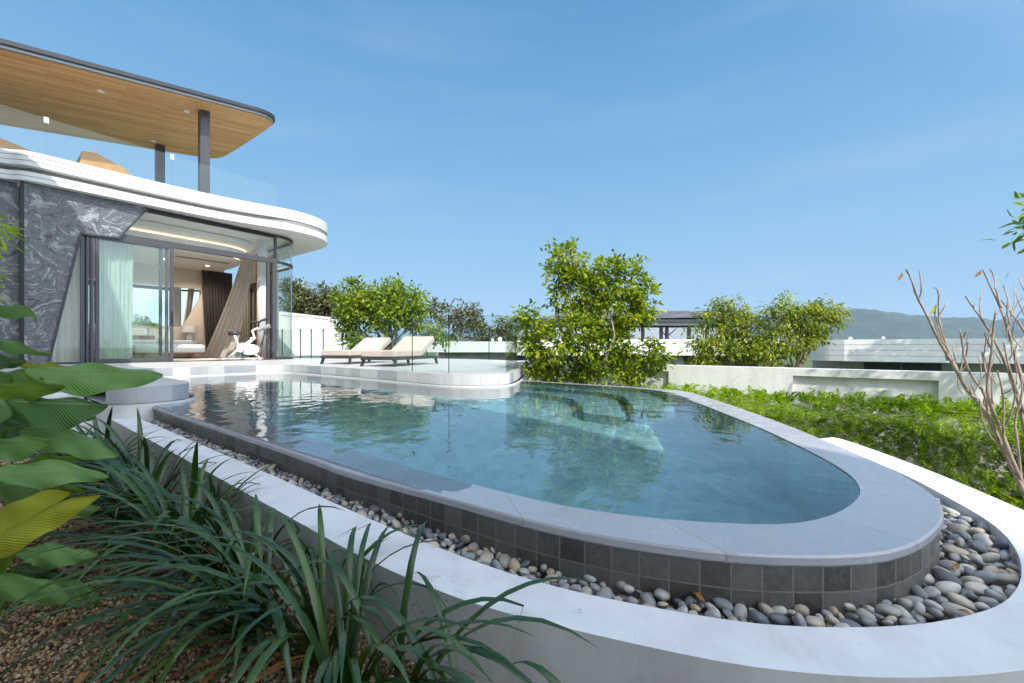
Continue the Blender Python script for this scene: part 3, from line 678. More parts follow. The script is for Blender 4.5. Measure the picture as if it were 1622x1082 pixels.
# room: floor, walls, stepped ceiling
UB = -20.0; CZ = 3.50
c = MB(); c.prism([W2(UF - .16, .9), W2(UF - .16, VE + .1)] + ar2[3:] + [W2(-20.6, VE + .8), W2(-20.6, .9)], -.003, .012); part(c, 'room_floor', M['floor_wood'])
c = MB(); c.ubox(UB - .15, UB, .6, 6.4, .012, 4.1); part(c, 'back_wall', M['interior'])
c = MB()
for v in (3.05, 4.4, 5.75): c.ubox(UB, UB + .004, v - .004, v + .004, .05, CZ)
c.ubox(UB, UB + .004, .9, 6.4, 2.74, 2.748); part(c, 'panel_joint', M['charcoal'])
c = MB(); c.ubox(UB, UF - .25, .5, .62, .012, 4.1); part(c, 'side_wall', M['interior'])
def room_poly(du, rad):
    e = UF - du; pts = [(e, .62), (e, VE - rad * .9), (e - rad * .12, VE - rad * .35), (e - rad * .5, VE + .02), (e - rad, VE + .1), (UB, VE + .1), (UB, .62)]
    return [W2(u, v) for u, v in (chaikin(pts[:5], 2) + pts[5:])]
c = MB(); c.prism(room_poly(2.1, 1.5), CZ, CZ + .13); c.prism(room_poly(1.55, 1.3), CZ + .20, CZ + .33); c.prism(room_poly(1.0, 1.1), CZ + .40, CZ + .53)
part(c, 'stepped_ceiling', M['ceil'], smooth=False)
c = MB(); c.prism(room_poly(2.2, 1.5), CZ + .13, CZ + .20); c.prism(room_poly(1.65, 1.3), CZ + .33, CZ + .40); part(c, 'cove', M['cove'])
c = MB(); c.prism(room_poly(.05, .6), 4.06, 4.155); part(c, 'ceiling', M['ceil'])
c = MB(); c.ubox(-17.6, -17.35, 4.15, 5.75, CZ - .006, CZ + .001); part(c, 'air_vent', M['greyband'])
for u, v in ((-18.4, 4.1), (-18.6, 5.4)):
    c = MB(); c.lathe(W(u, v, CZ - .008), [(.05, 0), (.05, .009)]); part(c, 'downlight', M['lit'])
    ld = bpy.data.lights.new('downlight_glow', 'SPOT'); ld.energy = 110; ld.color = (1, .82, .62); ld.spot_size = R(150); ld.spot_blend = .6; ld.shadow_soft_size = .05
    lo_ = bpy.data.objects.new('downlight_glow', ld); COL.objects.link(lo_); lo_.location = W(u, v, CZ - .04)
c = MB(); c.lathe(W(-15.2, 5.97, .012), [(.155, 0), (.155, 4.08)], 32); part(c, 'column', M['white'], smooth=True)
# back right corner: timber wall, framed door and slats behind glass
c = MB(); c.ubox(-17.6, -16.95, VE + .62, VE + .74, .012, 4.05); part(c, 'timber_wall', M['door_wood'])
c = MB(); c.ubox(-20.4, -17.6, VE + .70, VE + .80, 2.75, 2.95); c.ubox(-17.72, -17.58, VE + .60, VE + .80, .012, 2.9); c.ubox(-18.25, -18.16, VE + .66, VE + .76, .012, 2.75); part(c, 'inner_door_frame', M['frame'])
c = MB()
for i in range(9): c.ubox(-20.2 + .25 * i, -20.08 + .25 * i, VE + .72, VE + .78, .3, 2.6)
part(c, 'slat_screen', M['interior'])
c = MB(); c.ubox(-20.4, -17.7, VE + .60, VE + .61, .05, 2.7); part(c, 'pane', M['glass'])
c = MB(); c.ubox(-20.4, -16.95, VE + 1.1, VE + 1.2, 0, 4.05); part(c, 'rear_wall', M['interior'])
# mirror with slanted end, on the back wall
mz0, mz1 = FP(290, 519, UB)[1], FP(318, 459, UB)[1]
c = MB(); c.wallprism([W(UB + .02, v, z) for v, z in [(1.2, mz0), (FP(288, 519, UB)[0], mz0), (FP(317, 470, UB)[0], mz1 - .22), (FP(318, 462, UB)[0], mz1 - .07), (FP(312, 458, UB)[0], mz1), (1.2, mz1)]], Vector(W(-.015, 0)))
part(c, 'wall_mirror', M['mirror'])

# balustrade on the roof slab
bg = MB(); bu = -14.62
for v0, v1 in ((-5, -1.6), (-1.58, 1.05), (1.07, 3.4), (3.42, 6.2)): bg.ubox(bu - .008, bu + .008, v0, v1, 4.80, 5.82)
bal = part(bg, 'roof_balustrade', M['balglass'])
for v in (1.06, 3.41):
    k = MB(); k.ubox(bu - .03, bu + .03, v - .04, v + .04, 5.70, 5.83); part(k, 'clamp', M['white'], bal)

# canopy: boards below, dark roof edge, pale gutter; rises towards the right
SLP = .172
def cz(v): return 7.53 + SLP * (v - 4.2)
can = [(-14.22, -5), (-14.22, 5.3), (-14.3, 5.75), (-14.55, 6.05), (-15.1, 6.12), (-18.2, 5.98), (-18.75, 5.92), (-19.05, 5.7), (-19.13, 5.2), (-19.13, -5)]
canp = chaikin(can, 2)
def canopy(off, h0, h1):
    ctr = (-16.7, 1)
    q = []
    n = len(canp)
    for i, (u, v) in enumerate(canp):
        a, b = Vector(canp[i - 1]), Vector(canp[(i + 1) % n]); t = (b - a).normalized(); q.append((u - t.y * -off, v + t.x * -off))
    c = MB(); n = len(q); vs = [W(u, v, cz(v) + h0) for u, v in q] + [W(u, v, cz(v) + h1) for u, v in q]
    return c.add(vs, [list(range(n))[::-1], list(range(n, 2 * n))] + [(i, (i + 1) % n, n + (i + 1) % n, n + i) for i in range(n)])
# orient check: canp runs along +v on the +n side, so outward is +off of the right-hand normal
cano = part(canopy(.09, .10, .20), 'canopy', M['charcoal'])
part(canopy(-.02, .0, .03), 'canopy_soffit', M['soffit_wood'], cano)
part(canopy(.03, .03, .10), 'gutter', M['gutter'], cano)
k = MB(); k.ubox(-19.2, -14.14, -5, 6.15, 0, 0.001)
for u, v in ((-14.95, 4.25), (-18.6, 4.0)):
    c = MB(); c.ubox(u - .12, u + .12, v - .12, v + .12, 4.82, cz(v) + .01); part(c, 'canopy_post', M['frame'], bevel=.008)
k = MB()
for px, py in ((160, 145), (296, 177), (243, 224)):
    r = (px - CX) / F; a_, b_ = N2.x * r + N2.y, D2.x * r + D2.y
    t = (7.53 - SLP * 4.2 - CAMZ - .012) / ((HY - py) / F - SLP * b_)
    k = MB(); k.lathe(W(a_ * t, b_ * t, cz(b_ * t) - .012), [(.075, 0), (.075, .014)]); part(k, 'soffit_light', M['white'], cano)

# timber cabinets on the roof terrace
def cabinet(name, lab, v0, v1, ztop, u0=-16.6, u1=-15.6):
    pts = [(v0 - .1, 4.82), (v0, ztop), (v0 + (v1 - v0) * .25, ztop + .05), (v1 - .2, ztop - .18), (v1, ztop - .4), (v1 - .12, 4.82)]
    c = MB(); c.wallprism([W(u1, v, z) for v, z in pts], Vector(W(u0 - u1, 0)))
    t = thing(name, lab, 'outdoor sofa', W((u0 + u1) / 2, (v0 + v1) / 2, 4.82), -A); c.build('wooden_back', M['cabinet_wood'], t, bevel=.01)
    s = MB(); s.ubox(u0 - .7, u0 - .01, v0 + .1, v1 - .2, 4.86, 5.2); s.build('seat', M['upholstery'], t, bevel=.03)
va, vb = FP(130, 250, -15.6)[0], FP(213, 268, -15.6)[0]
cabinet('rooftop_sofa', 'orange teak sofa back standing whole behind the middle of the roof glass', va, vb, FP(131, 239, -15.6)[1])
va, vb = FP(-90, 230, -15.6)[0], FP(72, 240, -15.6)[0]
cabinet('rooftop_sofa', 'orange teak sofa back cut by the left edge of the photo on the roof terrace', va, vb, FP(5, 216, -15.6)[1])

# ================================================================== ROOM CONTENTS
def drape(name, lab, top, bot, pleats, amp, mat, rows=14, th=.004, group=None, label_cat='curtain', twist=None):
    """pleated curtain: top and bottom are polylines of points"""
    n = pleats * 6; Tp = resample(top, n); Bp = resample(bot, n); c = MB(); Pp = []
    for i in range(rows):
        s = i / (rows - 1); row = []
        for j in range(n):
            a, b = Vector(Tp[j]), Vector(Bp[j]); t = Vector(Tp[min(j + 1, n - 1)]) - Vector(Tp[max(j - 1, 0)]); nn = Vector((-t.y, t.x, 0)).normalized()
            w = amp * (.55 + .45 * s) * math.sin(j / 6 * 2 * math.pi + .6 * math.sin(s * 3 + j * .13)) + amp * .3 * math.sin(j * .37 + s * 2)
            ss = s if twist is None else twist(s)
            row.append(a.lerp(b, ss) * 1.0 + nn * w if twist is None else Vector((a.x + (b.x - a.x) * ss, a.y + (b.y - a.y) * ss, a.z + (b.z - a.z) * s)) + nn * w)
        Pp.append(row)
    c.grid(Pp); o = c.build(name, mat, None, smooth=True, origin=Vector(bot[len(bot) // 2]))
    return tag(o, lab, label_cat, group)
drape('sheer_curtain', 'white sheer curtain behind the narrow slanted window beside the stone wall', [W(UF - .3, 1.15, 3.45), W(UF - .3, 1.72, 3.45)], [W(UF - .3, 1.08, .03), W(UF - .3, 1.72, .03)], 6, .04, M['sheer'])
drape('sheer_curtain', 'white sheer curtain hanging behind the closed sliding door pane', [W(UF - .32, 1.92, 3.45), W(UF - .32, 2.62, 3.45)], [W(UF - .32, 1.9, .03), W(UF - .32, 2.6, .03)], 8, .045, M['sheer'])
drape('dark_curtain', 'black curtain hanging behind the beige tied curtain at the back wall', [W(UB + .25, 5.55, CZ), W(UB + .25, 6.6, CZ)], [W(UB + .25, 5.7, .03), W(UB + .25, 6.6, .03)], 10, .035, M['darkcurtain'])
drape('beige_curtain', 'beige curtain gathered at the top and spreading down to the wood floor', [W(-17.0, 5.95, CZ + .1), W(-16.7, 6.3, CZ + .1)], [W(-18.6, 5.25, .06), W(-17.9, 5.35, .03), W(-17.0, 5.75, .03)], 6, .05, M['beigecurtain'], 18, twist=lambda s: s ** 1.15)

bed = thing('bed', 'large bed with white linen and a cream headboard under the wall mirror', 'bed', W(-18.9, 3.5, 0), -A)
c = MB(); c.ubox(-19.85, -17.9, 2.4, 4.85, .05, .34); c.build('bed_base', M['upholstery'], bed, bevel=.03)
c = MB(); c.ubox(-19.8, -17.95, 2.42, 4.8, .34, .66); c.build('mattress', M['linen'], bed, bevel=.07, seg=4)
c = MB(); c.ubox(UB + .02, -19.85, 1.4, 5.32, .012, 1.2); c.build('headboard', M['upholstery'], bed, bevel=.03)
for i, (v, w) in enumerate(((2.9, .5), (3.55, .5), (4.2, .5))):
    c = MB(); p = Vector(W(-19.62, v, .86)); c.obox(p, Vector(W(.10, 0)) + Vector((0, 0, .05)), Vector(W(0, .31)), Vector(W(-.09, 0)) + Vector((0, 0, .22)))
    o = c.build('pillow', M['linen'] if i != 0 else M['upholstery'], bed, bevel=.08, seg=4)
tr_ = thing('serving_tray', 'brown woven tray with raised sides lying on the white bed', 'tray', W(-19.0, 3.35, .66), -A)
c = MB(); c.ubox(-19.3, -18.8, 2.95, 3.9, .665, .69); c.build('tray_base', M['wicker'], tr_)
c = MB()
for a in ((-19.3, -19.27, 2.95, 3.9), (-18.83, -18.8, 2.95, 3.9), (-19.27, -18.83, 2.95, 2.98), (-19.27, -18.83, 3.87, 3.9)): c.ubox(*a, .69, .82)
c.build('tray_side', M['wicker'], tr_)
be = thing('bed_bench', 'cream padded bench on brass legs standing at the foot of the bed', 'bench', W(-17.4, 4, 0), -A)
c = MB(); c.ubox(-17.75, -17.1, 3.05, 4.92, .22, .50); c.build('seat', M['linen'], be, bevel=.09, seg=4)
c = MB(); c.ubox(-17.7, -17.15, 3.1, 4.9, .185, .22); c.build('seat_frame', M['door_wood'], be)
for u in (-17.62, -17.2):
    for v in (3.35, 4.6):
        c = MB(); c.tube([W(u, v, .012), W(u, v, .19)], .022, 10); c.tube([W(u, v, .17), W(u, v, .3)], .022, 10); c.build('leg', M['brass'], be, smooth=True)
ns = thing('nightstand', 'cream bedside cabinet under the table lamp', 'nightstand', W(-19.5, 5.05, 0), -A)
c = MB(); c.ubox(-19.82, -19.3, 4.9, 5.32, .05, .68); c.build('cabinet_body', M['upholstery'], ns, bevel=.01)
c = MB(); c.ubox(-19.3, -19.29, 4.93, 5.29, .38, .64); c.ubox(-19.3, -19.29, 4.93, 5.29, .09, .35); c.build('drawer_front', M['interior'], ns)
tl = thing('table_lamp', 'white table lamp with a drum shade beside the bed', 'lamp', W(-19.5, 5.1, .68))
c = MB(); c.lathe(W(-19.5, 5.08, .68), [(.11, 0), (.12, .03), (.10, .2), (.03, .24), (.02, .32)], 20); c.build('lamp_base', M['linen'], tl, smooth=True)
c = MB(); c.lathe(W(-19.5, 5.08, .98), [(.25, 0), (.235, .26)], 28); c.build('lamp_shade', M['linen'], tl, smooth=False)
c = MB(); c.prism(chaikin([W2(-17.9, 2.6), W2(-14.85, 2.6), W2(-14.85, 5.1), W2(-17.9, 5.1)], 1, True), .013, .028)
tag(c.build('rug', M['upholstery'], origin=W(-16, 4, .013)), 'pale rug lying on the wood floor just inside the open door', 'rug')

# exercise bike (heading along +h), seat at the left, handlebar at the right
bh = Vector((.93, .37, 0)).normalized(); bs = Vector((-bh.y, bh.x, 0)); b0 = Vector(W(-15.05, 5.42, .014)); b0 = Vector((*G(386, 568.3, .014)[:2], .014)) * (12.9 / G(386, 568.3, .014)[1]); b0.z = .014
def B(a, z, s=0.0): return b0 + bh * a + bs * s + Vector((0, 0, z))
bike = thing('exercise_bike', 'white indoor exercise bike with grey saddle just inside the glass corner', 'exercise bike', b0)
c = MB(); c.tube([B(-.50, .03), B(.50, .03)], .03, 8); c.tube([B(-.50, .03, -.24), B(-.50, .03, .24)], .03, 8); c.tube([B(.48, .03, -.24), B(.48, .03, .24)], .03, 8)
c.tube([B(-.42, .04), B(-.16, .32), B(-.12, .48)], [.035, .045, .05], 10); c.tube([B(.46, .04), B(.26, .22)], .03, 8)
c.tube([B(-.14, .44), B(.05, .46), B(.32, .72)], [.06, .06, .045], 10); c.tube([B(-.14, .46), B(-.25, .80)], .032, 10); c.tube([B(.30, .66), B(.23, .93)], .032, 10); c.tube([B(.23, .92), B(.40, 1.02)], .035, 10)
c.build('frame', M['bikewhite'], bike, smooth=True)
c = MB(); cc = [B(.17 + .27 * math.cos(a), .32 + .17 * math.sin(a)) for a in np.linspace(0, 2 * math.pi, 25)[:-1]]
c.wallprism([p - bs * .05 for p in cc], bs * .10); c.build('flywheel_cover', M['bikewhite'], bike, bevel=.02)
c = MB(); c.wallprism([B(-.15 + x, .24 + z, -.07) for x, z in ((0, 0), (.36, -.05), (.5, .1), (.36, .24), (.1, .3), (-.05, .2))], bs * .14); c.build('chain_guard', M['bikewhite'], bike, bevel=.03)
c = MB(); c.tube([B(-.40, .83), B(-.22, .84), B(-.06, .845)], [.085, .075, .025], 12); c.build('saddle', M['charcoal'], bike, smooth=True)
c = MB(); c.tube([B(.20, 1.18, -.2), B(.36, 1.2, -.2), B(.46, 1.2, 0), B(.36, 1.2, .2), B(.20, 1.18, .2)], .022, 8); c.tube([B(.38, 1.0), B(.42, 1.2)], .028, 8); c.build('handlebar', M['charcoal'], bike, smooth=True)
c = MB(); c.obox(B(.56, 1.27), bh * .10 + Vector((0, 0, .04)), bs * .15, bh * -.012 + Vector((0, 0, .02))); c.build('display', M['charcoal'], bike, bevel=.008)
for sd, dz in ((-.12, .1), (.12, -.1)):
    c = MB(); c.tube([B(.02, .30, sd * .6), B(.02 - dz * .4, .30 - dz, sd)], .014, 8); c.obox(B(.02 - dz * .4, .30 - dz, sd * 1.5), bh * .05, bs * .04, (0, 0, .012)); c.build('pedal', M['charcoal'], bike)
c = MB(); c.tube([B(.16, .56), B(.20, .68)], .012, 8); c.ball(B(.20, .69), .028, .028, .028); c.build('brake_knob', M['bikewhite'], bike, smooth=True)

t0 = Vector((*G(419, 569.3, .014)[:2], .014)) * (12.7 / G(419, 569.3, .014)[1]); t0.z = .014
tp = thing('tripod', 'slim tripod with a grey scope head in front of the white column', 'tripod', t0)
for a in (.4, 2.5, 4.6):
    c = MB(); q = t0 + Vector((.33 * math.cos(a), .33 * math.sin(a), 0)); m_ = t0 + Vector((0, 0, .86)); c.tube([q, q.lerp(m_, .5)], .010, 8); c.tube([q.lerp(m_, .45), m_], .015, 8); c.build('leg', M['charcoal'], tp, smooth=True)
c = MB(); c.tube([t0 + Vector((0, 0, .8)), t0 + Vector((0, 0, .98))], .025, 10); c.build('centre_column', M['charcoal'], tp, smooth=True)
c = MB(); c.tube([t0 + Vector((-.16, 0, .9)), t0 + Vector((.0, 0, .98)), t0 + Vector((.16, 0, 1.06))], [.02, .04, .075], 14); c.build('scope_head', M['greyband'], tp, smooth=True)

# ================================================================== TERRACE FURNITURE
lx = Vector((.73, -.37, 0)).normalized(); ly = Vector((.30, .955, 0)).normalized(); lx = (ly.cross(Vector((0, 0, 1)))).normalized()
def lounger(A0, lab):
    t = thing('sun_lounger', lab, 'sun lounger', (A0[0], A0[1], 0), 0, 'sun loungers on the terrace')
    A0 = Vector((A0[0], A0[1], 0)); Lg = 1.86; Wd = .84
    def L(x, y, z): return A0 + lx * x + ly * y + Vector((0, 0, z))
    c = MB()
    c.obox(L(Wd / 2, .025, .165), lx * Wd / 2, ly * .03, (0, 0, .03)); c.obox(L(Wd / 2, Lg - .02, .165), lx * Wd / 2, ly * .03, (0, 0, .03))
    for x in (.025, Wd - .025): c.obox(L(x, Lg / 2, .165), lx * .026, ly * (Lg / 2 - .055), (0, 0, .0295))
    c.build('frame', M['charcoal'], t, bevel=.004)
    for x, sx in ((.03, -1), (Wd - .03, 1)):
        for y, sy in ((.06, -1), (Lg - .06, 1)):
            c = MB(); a = L(x, y, .14); b = L(x + .015 * sx, y + .05 * sy, 0); d = b - a
            c.obox((a + b) / 2, lx * .024, ly * .03, d / 2); c.build('leg', M['charcoal'], t, bevel=.003)
    def cush(name, y0, z0, y1, z1, th):
        c = MB(); a, b = L(Wd / 2, y0, z0), L(Wd / 2, y1, z1); d = b - a; nn = lx.cross(d).normalized(); nn = nn if nn.z > 0 else -nn
        c.obox((a + b) / 2 + nn * th / 2, lx * (Wd / 2 - .005), d / 2, nn * th / 2); return c.build(name, M['cushion'], t, bevel=.03, seg=3)
    cush('seat_cushion', .0, .197, 1.12, .197, .145); cush('backrest', 1.13, .21, 1.74, .56, .145)
    for x in (.2, Wd - .2):
        c = MB(); c.tube([L(x, 1.62, .47), L(x, 1.70, .17)], .014, 8); c.build('backrest_strut', M['charcoal'], t, smooth=True)
lounger((-3.21, 8.7), 'cream cushioned sun lounger nearer the pool edge, its cushion seen through glass')
lounger((-4.64, 9.95), 'cream cushioned sun lounger farther back, partly behind the front lounger')

# glass balustrades
def glass_run(lab, pts, h, posts=True, name='glass_balustrade', post_end=.02, gap=.012, ph=None):
    t = thing(name, lab, 'glass balustrade', pts[0])
    for a, b in zip(pts[:-1], pts[1:]):
        a, b = Vector(a), Vector(b); d = (b - a).normalized(); s = Vector((-d.y, d.x, 0)); m = (a + b) / 2 + Vector((0, 0, h / 2)); c = MB()
        c.obox(m, d * ((b - a).length / 2 - gap), s * .006, (0, 0, h / 2)); c.build('glass_panel', M['balglass'], t)
    if posts:
        for p in pts[1:-1] if posts == 'inner' else pts:
            p = Vector(p); c = MB(); c.tube([p + Vector((0, 0, 0)), p + Vector((0, 0, (ph or h) - .08))], post_end, 8); c.tube([p + Vector((0, 0, (ph or h) - .08)), p + Vector((0, 0, (ph or h) + .01))], post_end * 1.5, 8); c.build('post', M['black'], t)
    return t
g1 = [(*G(604.5, 585.2, 0)[:2], 0), (*G(653, 588.0, 0)[:2], 0), (*G(711, 590.8, 0)[:2], 0), (*G(801, 591.0, 0)[:2], 0), (*G(819, 585.2, 0)[:2], 0), (.28, 9.2, 0)]
glass_run('tall glass balustrade with two dark posts at the rounded terrace corner beside the loungers', g1, .90, False)
b1 = [o for o in bpy.data.objects if o.name == 'glass_balustrade'][0]
for p in g1[1:3]:
    c = MB(); c.tube([Vector(p), Vector(p) + Vector((0, 0, .84))], .007, 8); c.build('post', M['black'], b1)
    c = MB(); c.tube([Vector(p) + Vector((0, 0, .83)), Vector(p) + Vector((0, 0, .915))], .018, 8); c.build('post_cap', M['black'], b1)
YB = 15.4
g2 = [((px - CX) / F * YB, YB, 0) for px in (400, 447, 476, 493, 512, 543, 580, 620)]
glass_run('long glass balustrade with thin black posts along the back of the terrace', g2, 1.08, True, post_end=.018)
g3 = [g2[-1], (-2.4, 14.9, 0), (-.75, 13.4, 0), (.1, 12.6, 0), (.33, 10.5, 0)]
glass_run('clear glass balustrade at the back right of the terrace in front of the banded house', g3, 1.02, 'inner', post_end=.014)

# ================================================================== NEIGHBOURS AND BOUNDARY
# long white boundary wall beyond the hedge, with recessed panels
VW = 8.3
def WPx(px, py):                                    # photograph -> (u, z) on the wall plane v = VW
    r = (px - CX) / F; t = VW / (D2.x * r + D2.y); return ((N2.x * r + N2.y) * t, CAMZ + (HY - py) / F * t)
bw = thing('boundary_wall', 'long white painted garden wall with recessed panels behind the hedge', 'garden wall', W(0, VW, -1.2), -A)
ZT = WPx(1200, 582)[1]
rec = [(WPx(1256, 594)[0], WPx(1487, 602)[0]), (WPx(880, 580)[0], WPx(1059, 588)[0])]
rec += [(rec[0][1] + 1.0, rec[0][1] + 3.4)]; rec.sort()
zr = WPx(1256, 595)[1]
c = MB(); u = -7.0
for a, b in rec:
    c.ubox(u, a, VW, VW + .25, -1.7, zr); c.ubox(a, b, VW + .075, VW + .25, -1.7, zr - .0015); u = b
c.ubox(u, 14, VW, VW + .25, -1.7, zr); c.ubox(-7.0, 14, VW, VW + .25, zr, ZT)
c.build('wall_body', M['wall'], bw)

# white parapet wall beyond the terrace back (left)
YP = 22.0
def PX(px, py, Y): q = DP(px, py, Y); return (q[0], q[2])
pts = [PX(380, 488, YP), PX(458, 495, YP), PX(528, 503, YP), PX(541, 522, YP), PX(552, 548, YP), PX(552, 600, YP), PX(380, 600, YP)]
pp = thing('parapet_wall', 'white wall with a sloping end and dark panel line standing beyond the terrace balustrade', 'garden wall', (pts[4][0] - 2, YP, -1.2))
c = MB(); c.wallprism([(x, YP, z) for x, z in pts], (0, .3, 0)); c.build('wall_body', M['white'], pp)
for x0, y0, x1, y1 in ((446, 499.5, 489, 502.5), (494, 503, 530, 508), (530, 508, 540, 526)):
    a, b = Vector(DP(x0, y0, YP)), Vector(DP(x1, y1, YP)); d = (b - a) / 2; c = MB(); c.obox((a + b) / 2 + Vector((0, -.004, 0)), d, (0, .006, 0), Vector((-d.z, 0, d.x)).normalized() * .02); c.build('panel_groove', M['greyband'], pp)

def band_house(name, lab, a, b, zt, zb, ngroove, mat_lower='greywall', depth=4, rnd=False, zg=-1.2, wins=()):
    """flat roofed house: banded white parapet over a recessed wall; a, b = ends of the front in XY"""
    t = thing(name, lab, 'house', ((a[0] + b[0]) / 2, (a[1] + b[1]) / 2, zg))
    A_, B_ = Vector(a), Vector(b); d = (B_ - A_).normalized(); nb = Vector((-d.y, d.x));  nb = nb if nb.y > 0 else -nb
    def poly(o):
        r = 1.0
        p = [A_ + nb * (depth - o), A_ + nb * r + d * o, A_ + nb * .25 + d * (.22 + o * .7), A_ + d * .9 + nb * o, B_ + nb * o, B_ + nb * (depth - o)] if rnd else [A_ + d * o + nb * (depth - o), A_ + d * o + nb * o, B_ - d * o + nb * o, B_ - d * o + nb * (depth - o)]
        p = [tuple(q) for q in p]
        return [p[0]] + chaikin(p[1:4], 3) + p[4:] if rnd else p
    c = MB(); h = (zt - zb) / (ngroove + 1)
    for i in range(ngroove + 1):
        c.prism(poly(0), zb + i * h + (.012 if i else 0), zb + (i + 1) * h)
        if i: c.prism(poly(.03), zb + i * h, zb + i * h + .012)
    c.build('roof_parapet', M['white'], t)
    c = MB(); c.prism(poly(.7), zg, zb); c.build('wall', M[mat_lower], t)
    for s0, s1, z0, z1 in wins:
        m = A_ + d * (s0 + s1) / 2 + nb * .69; c = MB(); c.obox((m.x, m.y, (z0 + z1) / 2), (d.x * (s1 - s0) / 2, d.y * (s1 - s0) / 2, 0), (nb.x * .03, nb.y * .03, 0), (0, 0, (z1 - z0) / 2)); w = c.build('window', M['black'], t)
        c = MB(); c.obox((m.x - nb.x * .034, m.y - nb.y * .034, (z0 + z1) / 2), (d.x * .02, d.y * .02, 0), (nb.x * .004, nb.y * .004, 0), (0, 0, (z1 - z0) / 2)); c.build('mullion', M['frame'], w)
    return t
hA = DP(668, 541, 20); hB = DP(870, 541, 20)
h1 = band_house('house', 'low white banded house seen through the glass balustrade with small white roof lamps', hA[:2], hB[:2], hA[2], DP(0, 558, 20)[2], 4, 'greywall', 5, zg=-1.4, wins=((5.2, 6.0, -.05, .12),))
c = MB(); q = DP(735, 572, 18.5); c.box(q[0], q[0] + 5, 18.2, 18.9, -1.2, q[2]); c.build('low_ledge', M['white'], h1)
for px, py, r_ in ((780, 538.5, .075), (792, 537.5, .11)):
    q = Vector(DP(px, py, 20.4)); c = MB(); c.ball(q, r_, r_, r_); c.tube([q - Vector((0, 0, .2)), q], .02, 6); c.build('roof_lamp', M['white'], h1, smooth=True)
VR = 16.5
def RPt(px): r = (px - CX) / F; t = VR / (D2.x * r + D2.y); return Vector((r * t, t))
ra, rb = RPt(1281), RPt(1900); tR = ra.y
zt3 = CAMZ + (HY - 538.5) / F * tR; zb3 = CAMZ + (HY - 572) / F * (RPt(1330).y)
sA = (RPt(1372) - ra).length; sB = (RPt(1500) - ra).length
h3 = band_house('house', 'low white banded house with rounded corner behind the right part of the garden wall', tuple(ra), tuple(rb), zt3, zb3, 3, 'greywall', 6, True, wins=((sA, sB, -.6, zb3 - .05),))
for px in (1347, 1399):
    q = RPt(px) ; q = Vector((q.x * 1.02, q.y * 1.02, zt3 + .04)); c = MB(); c.ball(q, .05, .05, .05); c.tube([q - Vector((0, 0, .1)), q], .02, 6); c.build('roof_lamp', M['white'], h3, smooth=True)

# centre house: shingled hip roof, dark eaves, clerestory windows over a white banded parapet
YH = 22.0
ch = thing('house', 'villa with grey shingle roof and dark framed upper windows behind the big bushy tree', 'house', (DP(1030, 550, YH)[0], YH, -1.2))
def hx_(px): return (px - CX) / F * YH
def hz(py): return CAMZ + (HY - py) / F * YH
x0, x1 = hx_(846), hx_(1204)
e0, e1 = hz(507), hz(489)
c = MB(); vs = [(x0, YH - .6, e0), (x1, YH - .6, e0 + .12), (x1 - .9, YH + 1.3, e1), (x0 + 2.2, YH + 1.3, e1), (x0, YH + 4, e0), (x1, YH + 4, e0 + .12)]
c.add(vs, [(0, 1, 2, 3), (1, 5, 2), (0, 3, 4), (3, 2, 5, 4)], [[(0, 0), (x1 - x0, 0), (x1 - x0 - .9, 2), (2.2, 2)], [(0, 0), (4, 0), (2, 2)], [(0, 0), (2, 2), (4, 0)], [(0, 2), (9, 2), (9, 0), (0, 0)]])
c.build('roof', M['shingle'], ch)
c = MB(); c.box(x0 + .05, x1 - .05, YH - .58, YH + 3.9, hz(511), e0 - .003); c.build('eaves', M['charcoal'], ch)
c = MB(); c.box(x0 + .2, x1 - .3, YH - .35, YH + 3.5, hz(516), hz(511)); c.build('eaves_band', M['gutter'], ch)
c = MB(); c.box(x0 + .4, x1 - .5, YH - .1, YH + .0, hz(538), hz(516)); 
c = MB()
for px in (992, 1018, 1047, 1056, 1091, 1120, 1150, 1180): c.box(hx_(px) - .07, hx_(px) + .07, YH - .1, YH + .06, hz(538), hz(516))
c.box(x0 + .4, x1 - .5, YH - .09, YH + .05, hz(519), hz(516)); wn_ = c.build('window', M['black'], ch)
c = MB(); c.box(x0 + .5, x1 - .6, YH - .02, YH - .01, hz(538), hz(519)); c.build('pane', m_glass('house_glass', (.35, .45, .5), .45), wn_)
c = MB(); c.box(x0 + .5, x1 - .6, YH + 2.5, YH + 2.6, hz(540), hz(516)); c.build('upper_wall', M['gutter'], ch)
c = MB(); g = (hz(538) - hz(563)) / 4
for i in range(4): c.box(x0 - .3, x1 + .6, YH - .7, YH + 3, hz(563) + i * g + .015, hz(563) + (i + 1) * g)
c.box(x0 - .27, x1 + .57, YH - .66, YH + 2.9, hz(563), hz(538) - .01); c.build('roof_parapet', M['white'], ch)
c = MB(); c.box(x0, x1, YH + .1, YH + 2.8, -1.2, hz(563) - .001); c.build('lower_wall', M['darkwall'], ch)
c = MB(); c.wallprism([(hx_(1058), YH - .1, hz(563) - .002), (hx_(1079), YH - .1, hz(563) - .002), (hx_(1084), YH - .1, hz(580)), (hx_(1050), YH - .1, hz(580))], (0, .15, 0)); c.build('slanted_pier', M['greywall'], ch)

# garden lamp behind the balustrade
gl_ = Vector(DP(655, 512, 13)); gl0 = Vector((gl_.x, gl_.y, -.6))
lt = thing('garden_lamp', 'slim dark garden lamp arm showing above the balustrade in front of the trees', 'lamp', gl0)
c = MB(); c.tube([gl0, gl_ + Vector((0, 0, -.02))], .022, 8); c.build('pole', M['charcoal'], lt, smooth=True)
c = MB(); e = Vector(DP(672, 508.5, 13)); c.obox((gl_ + e) / 2, (e - gl_) / 2, (0, .09, 0), (0, 0, .022)); c.build('lamp_head', M['charcoal'], lt, bevel=.008)

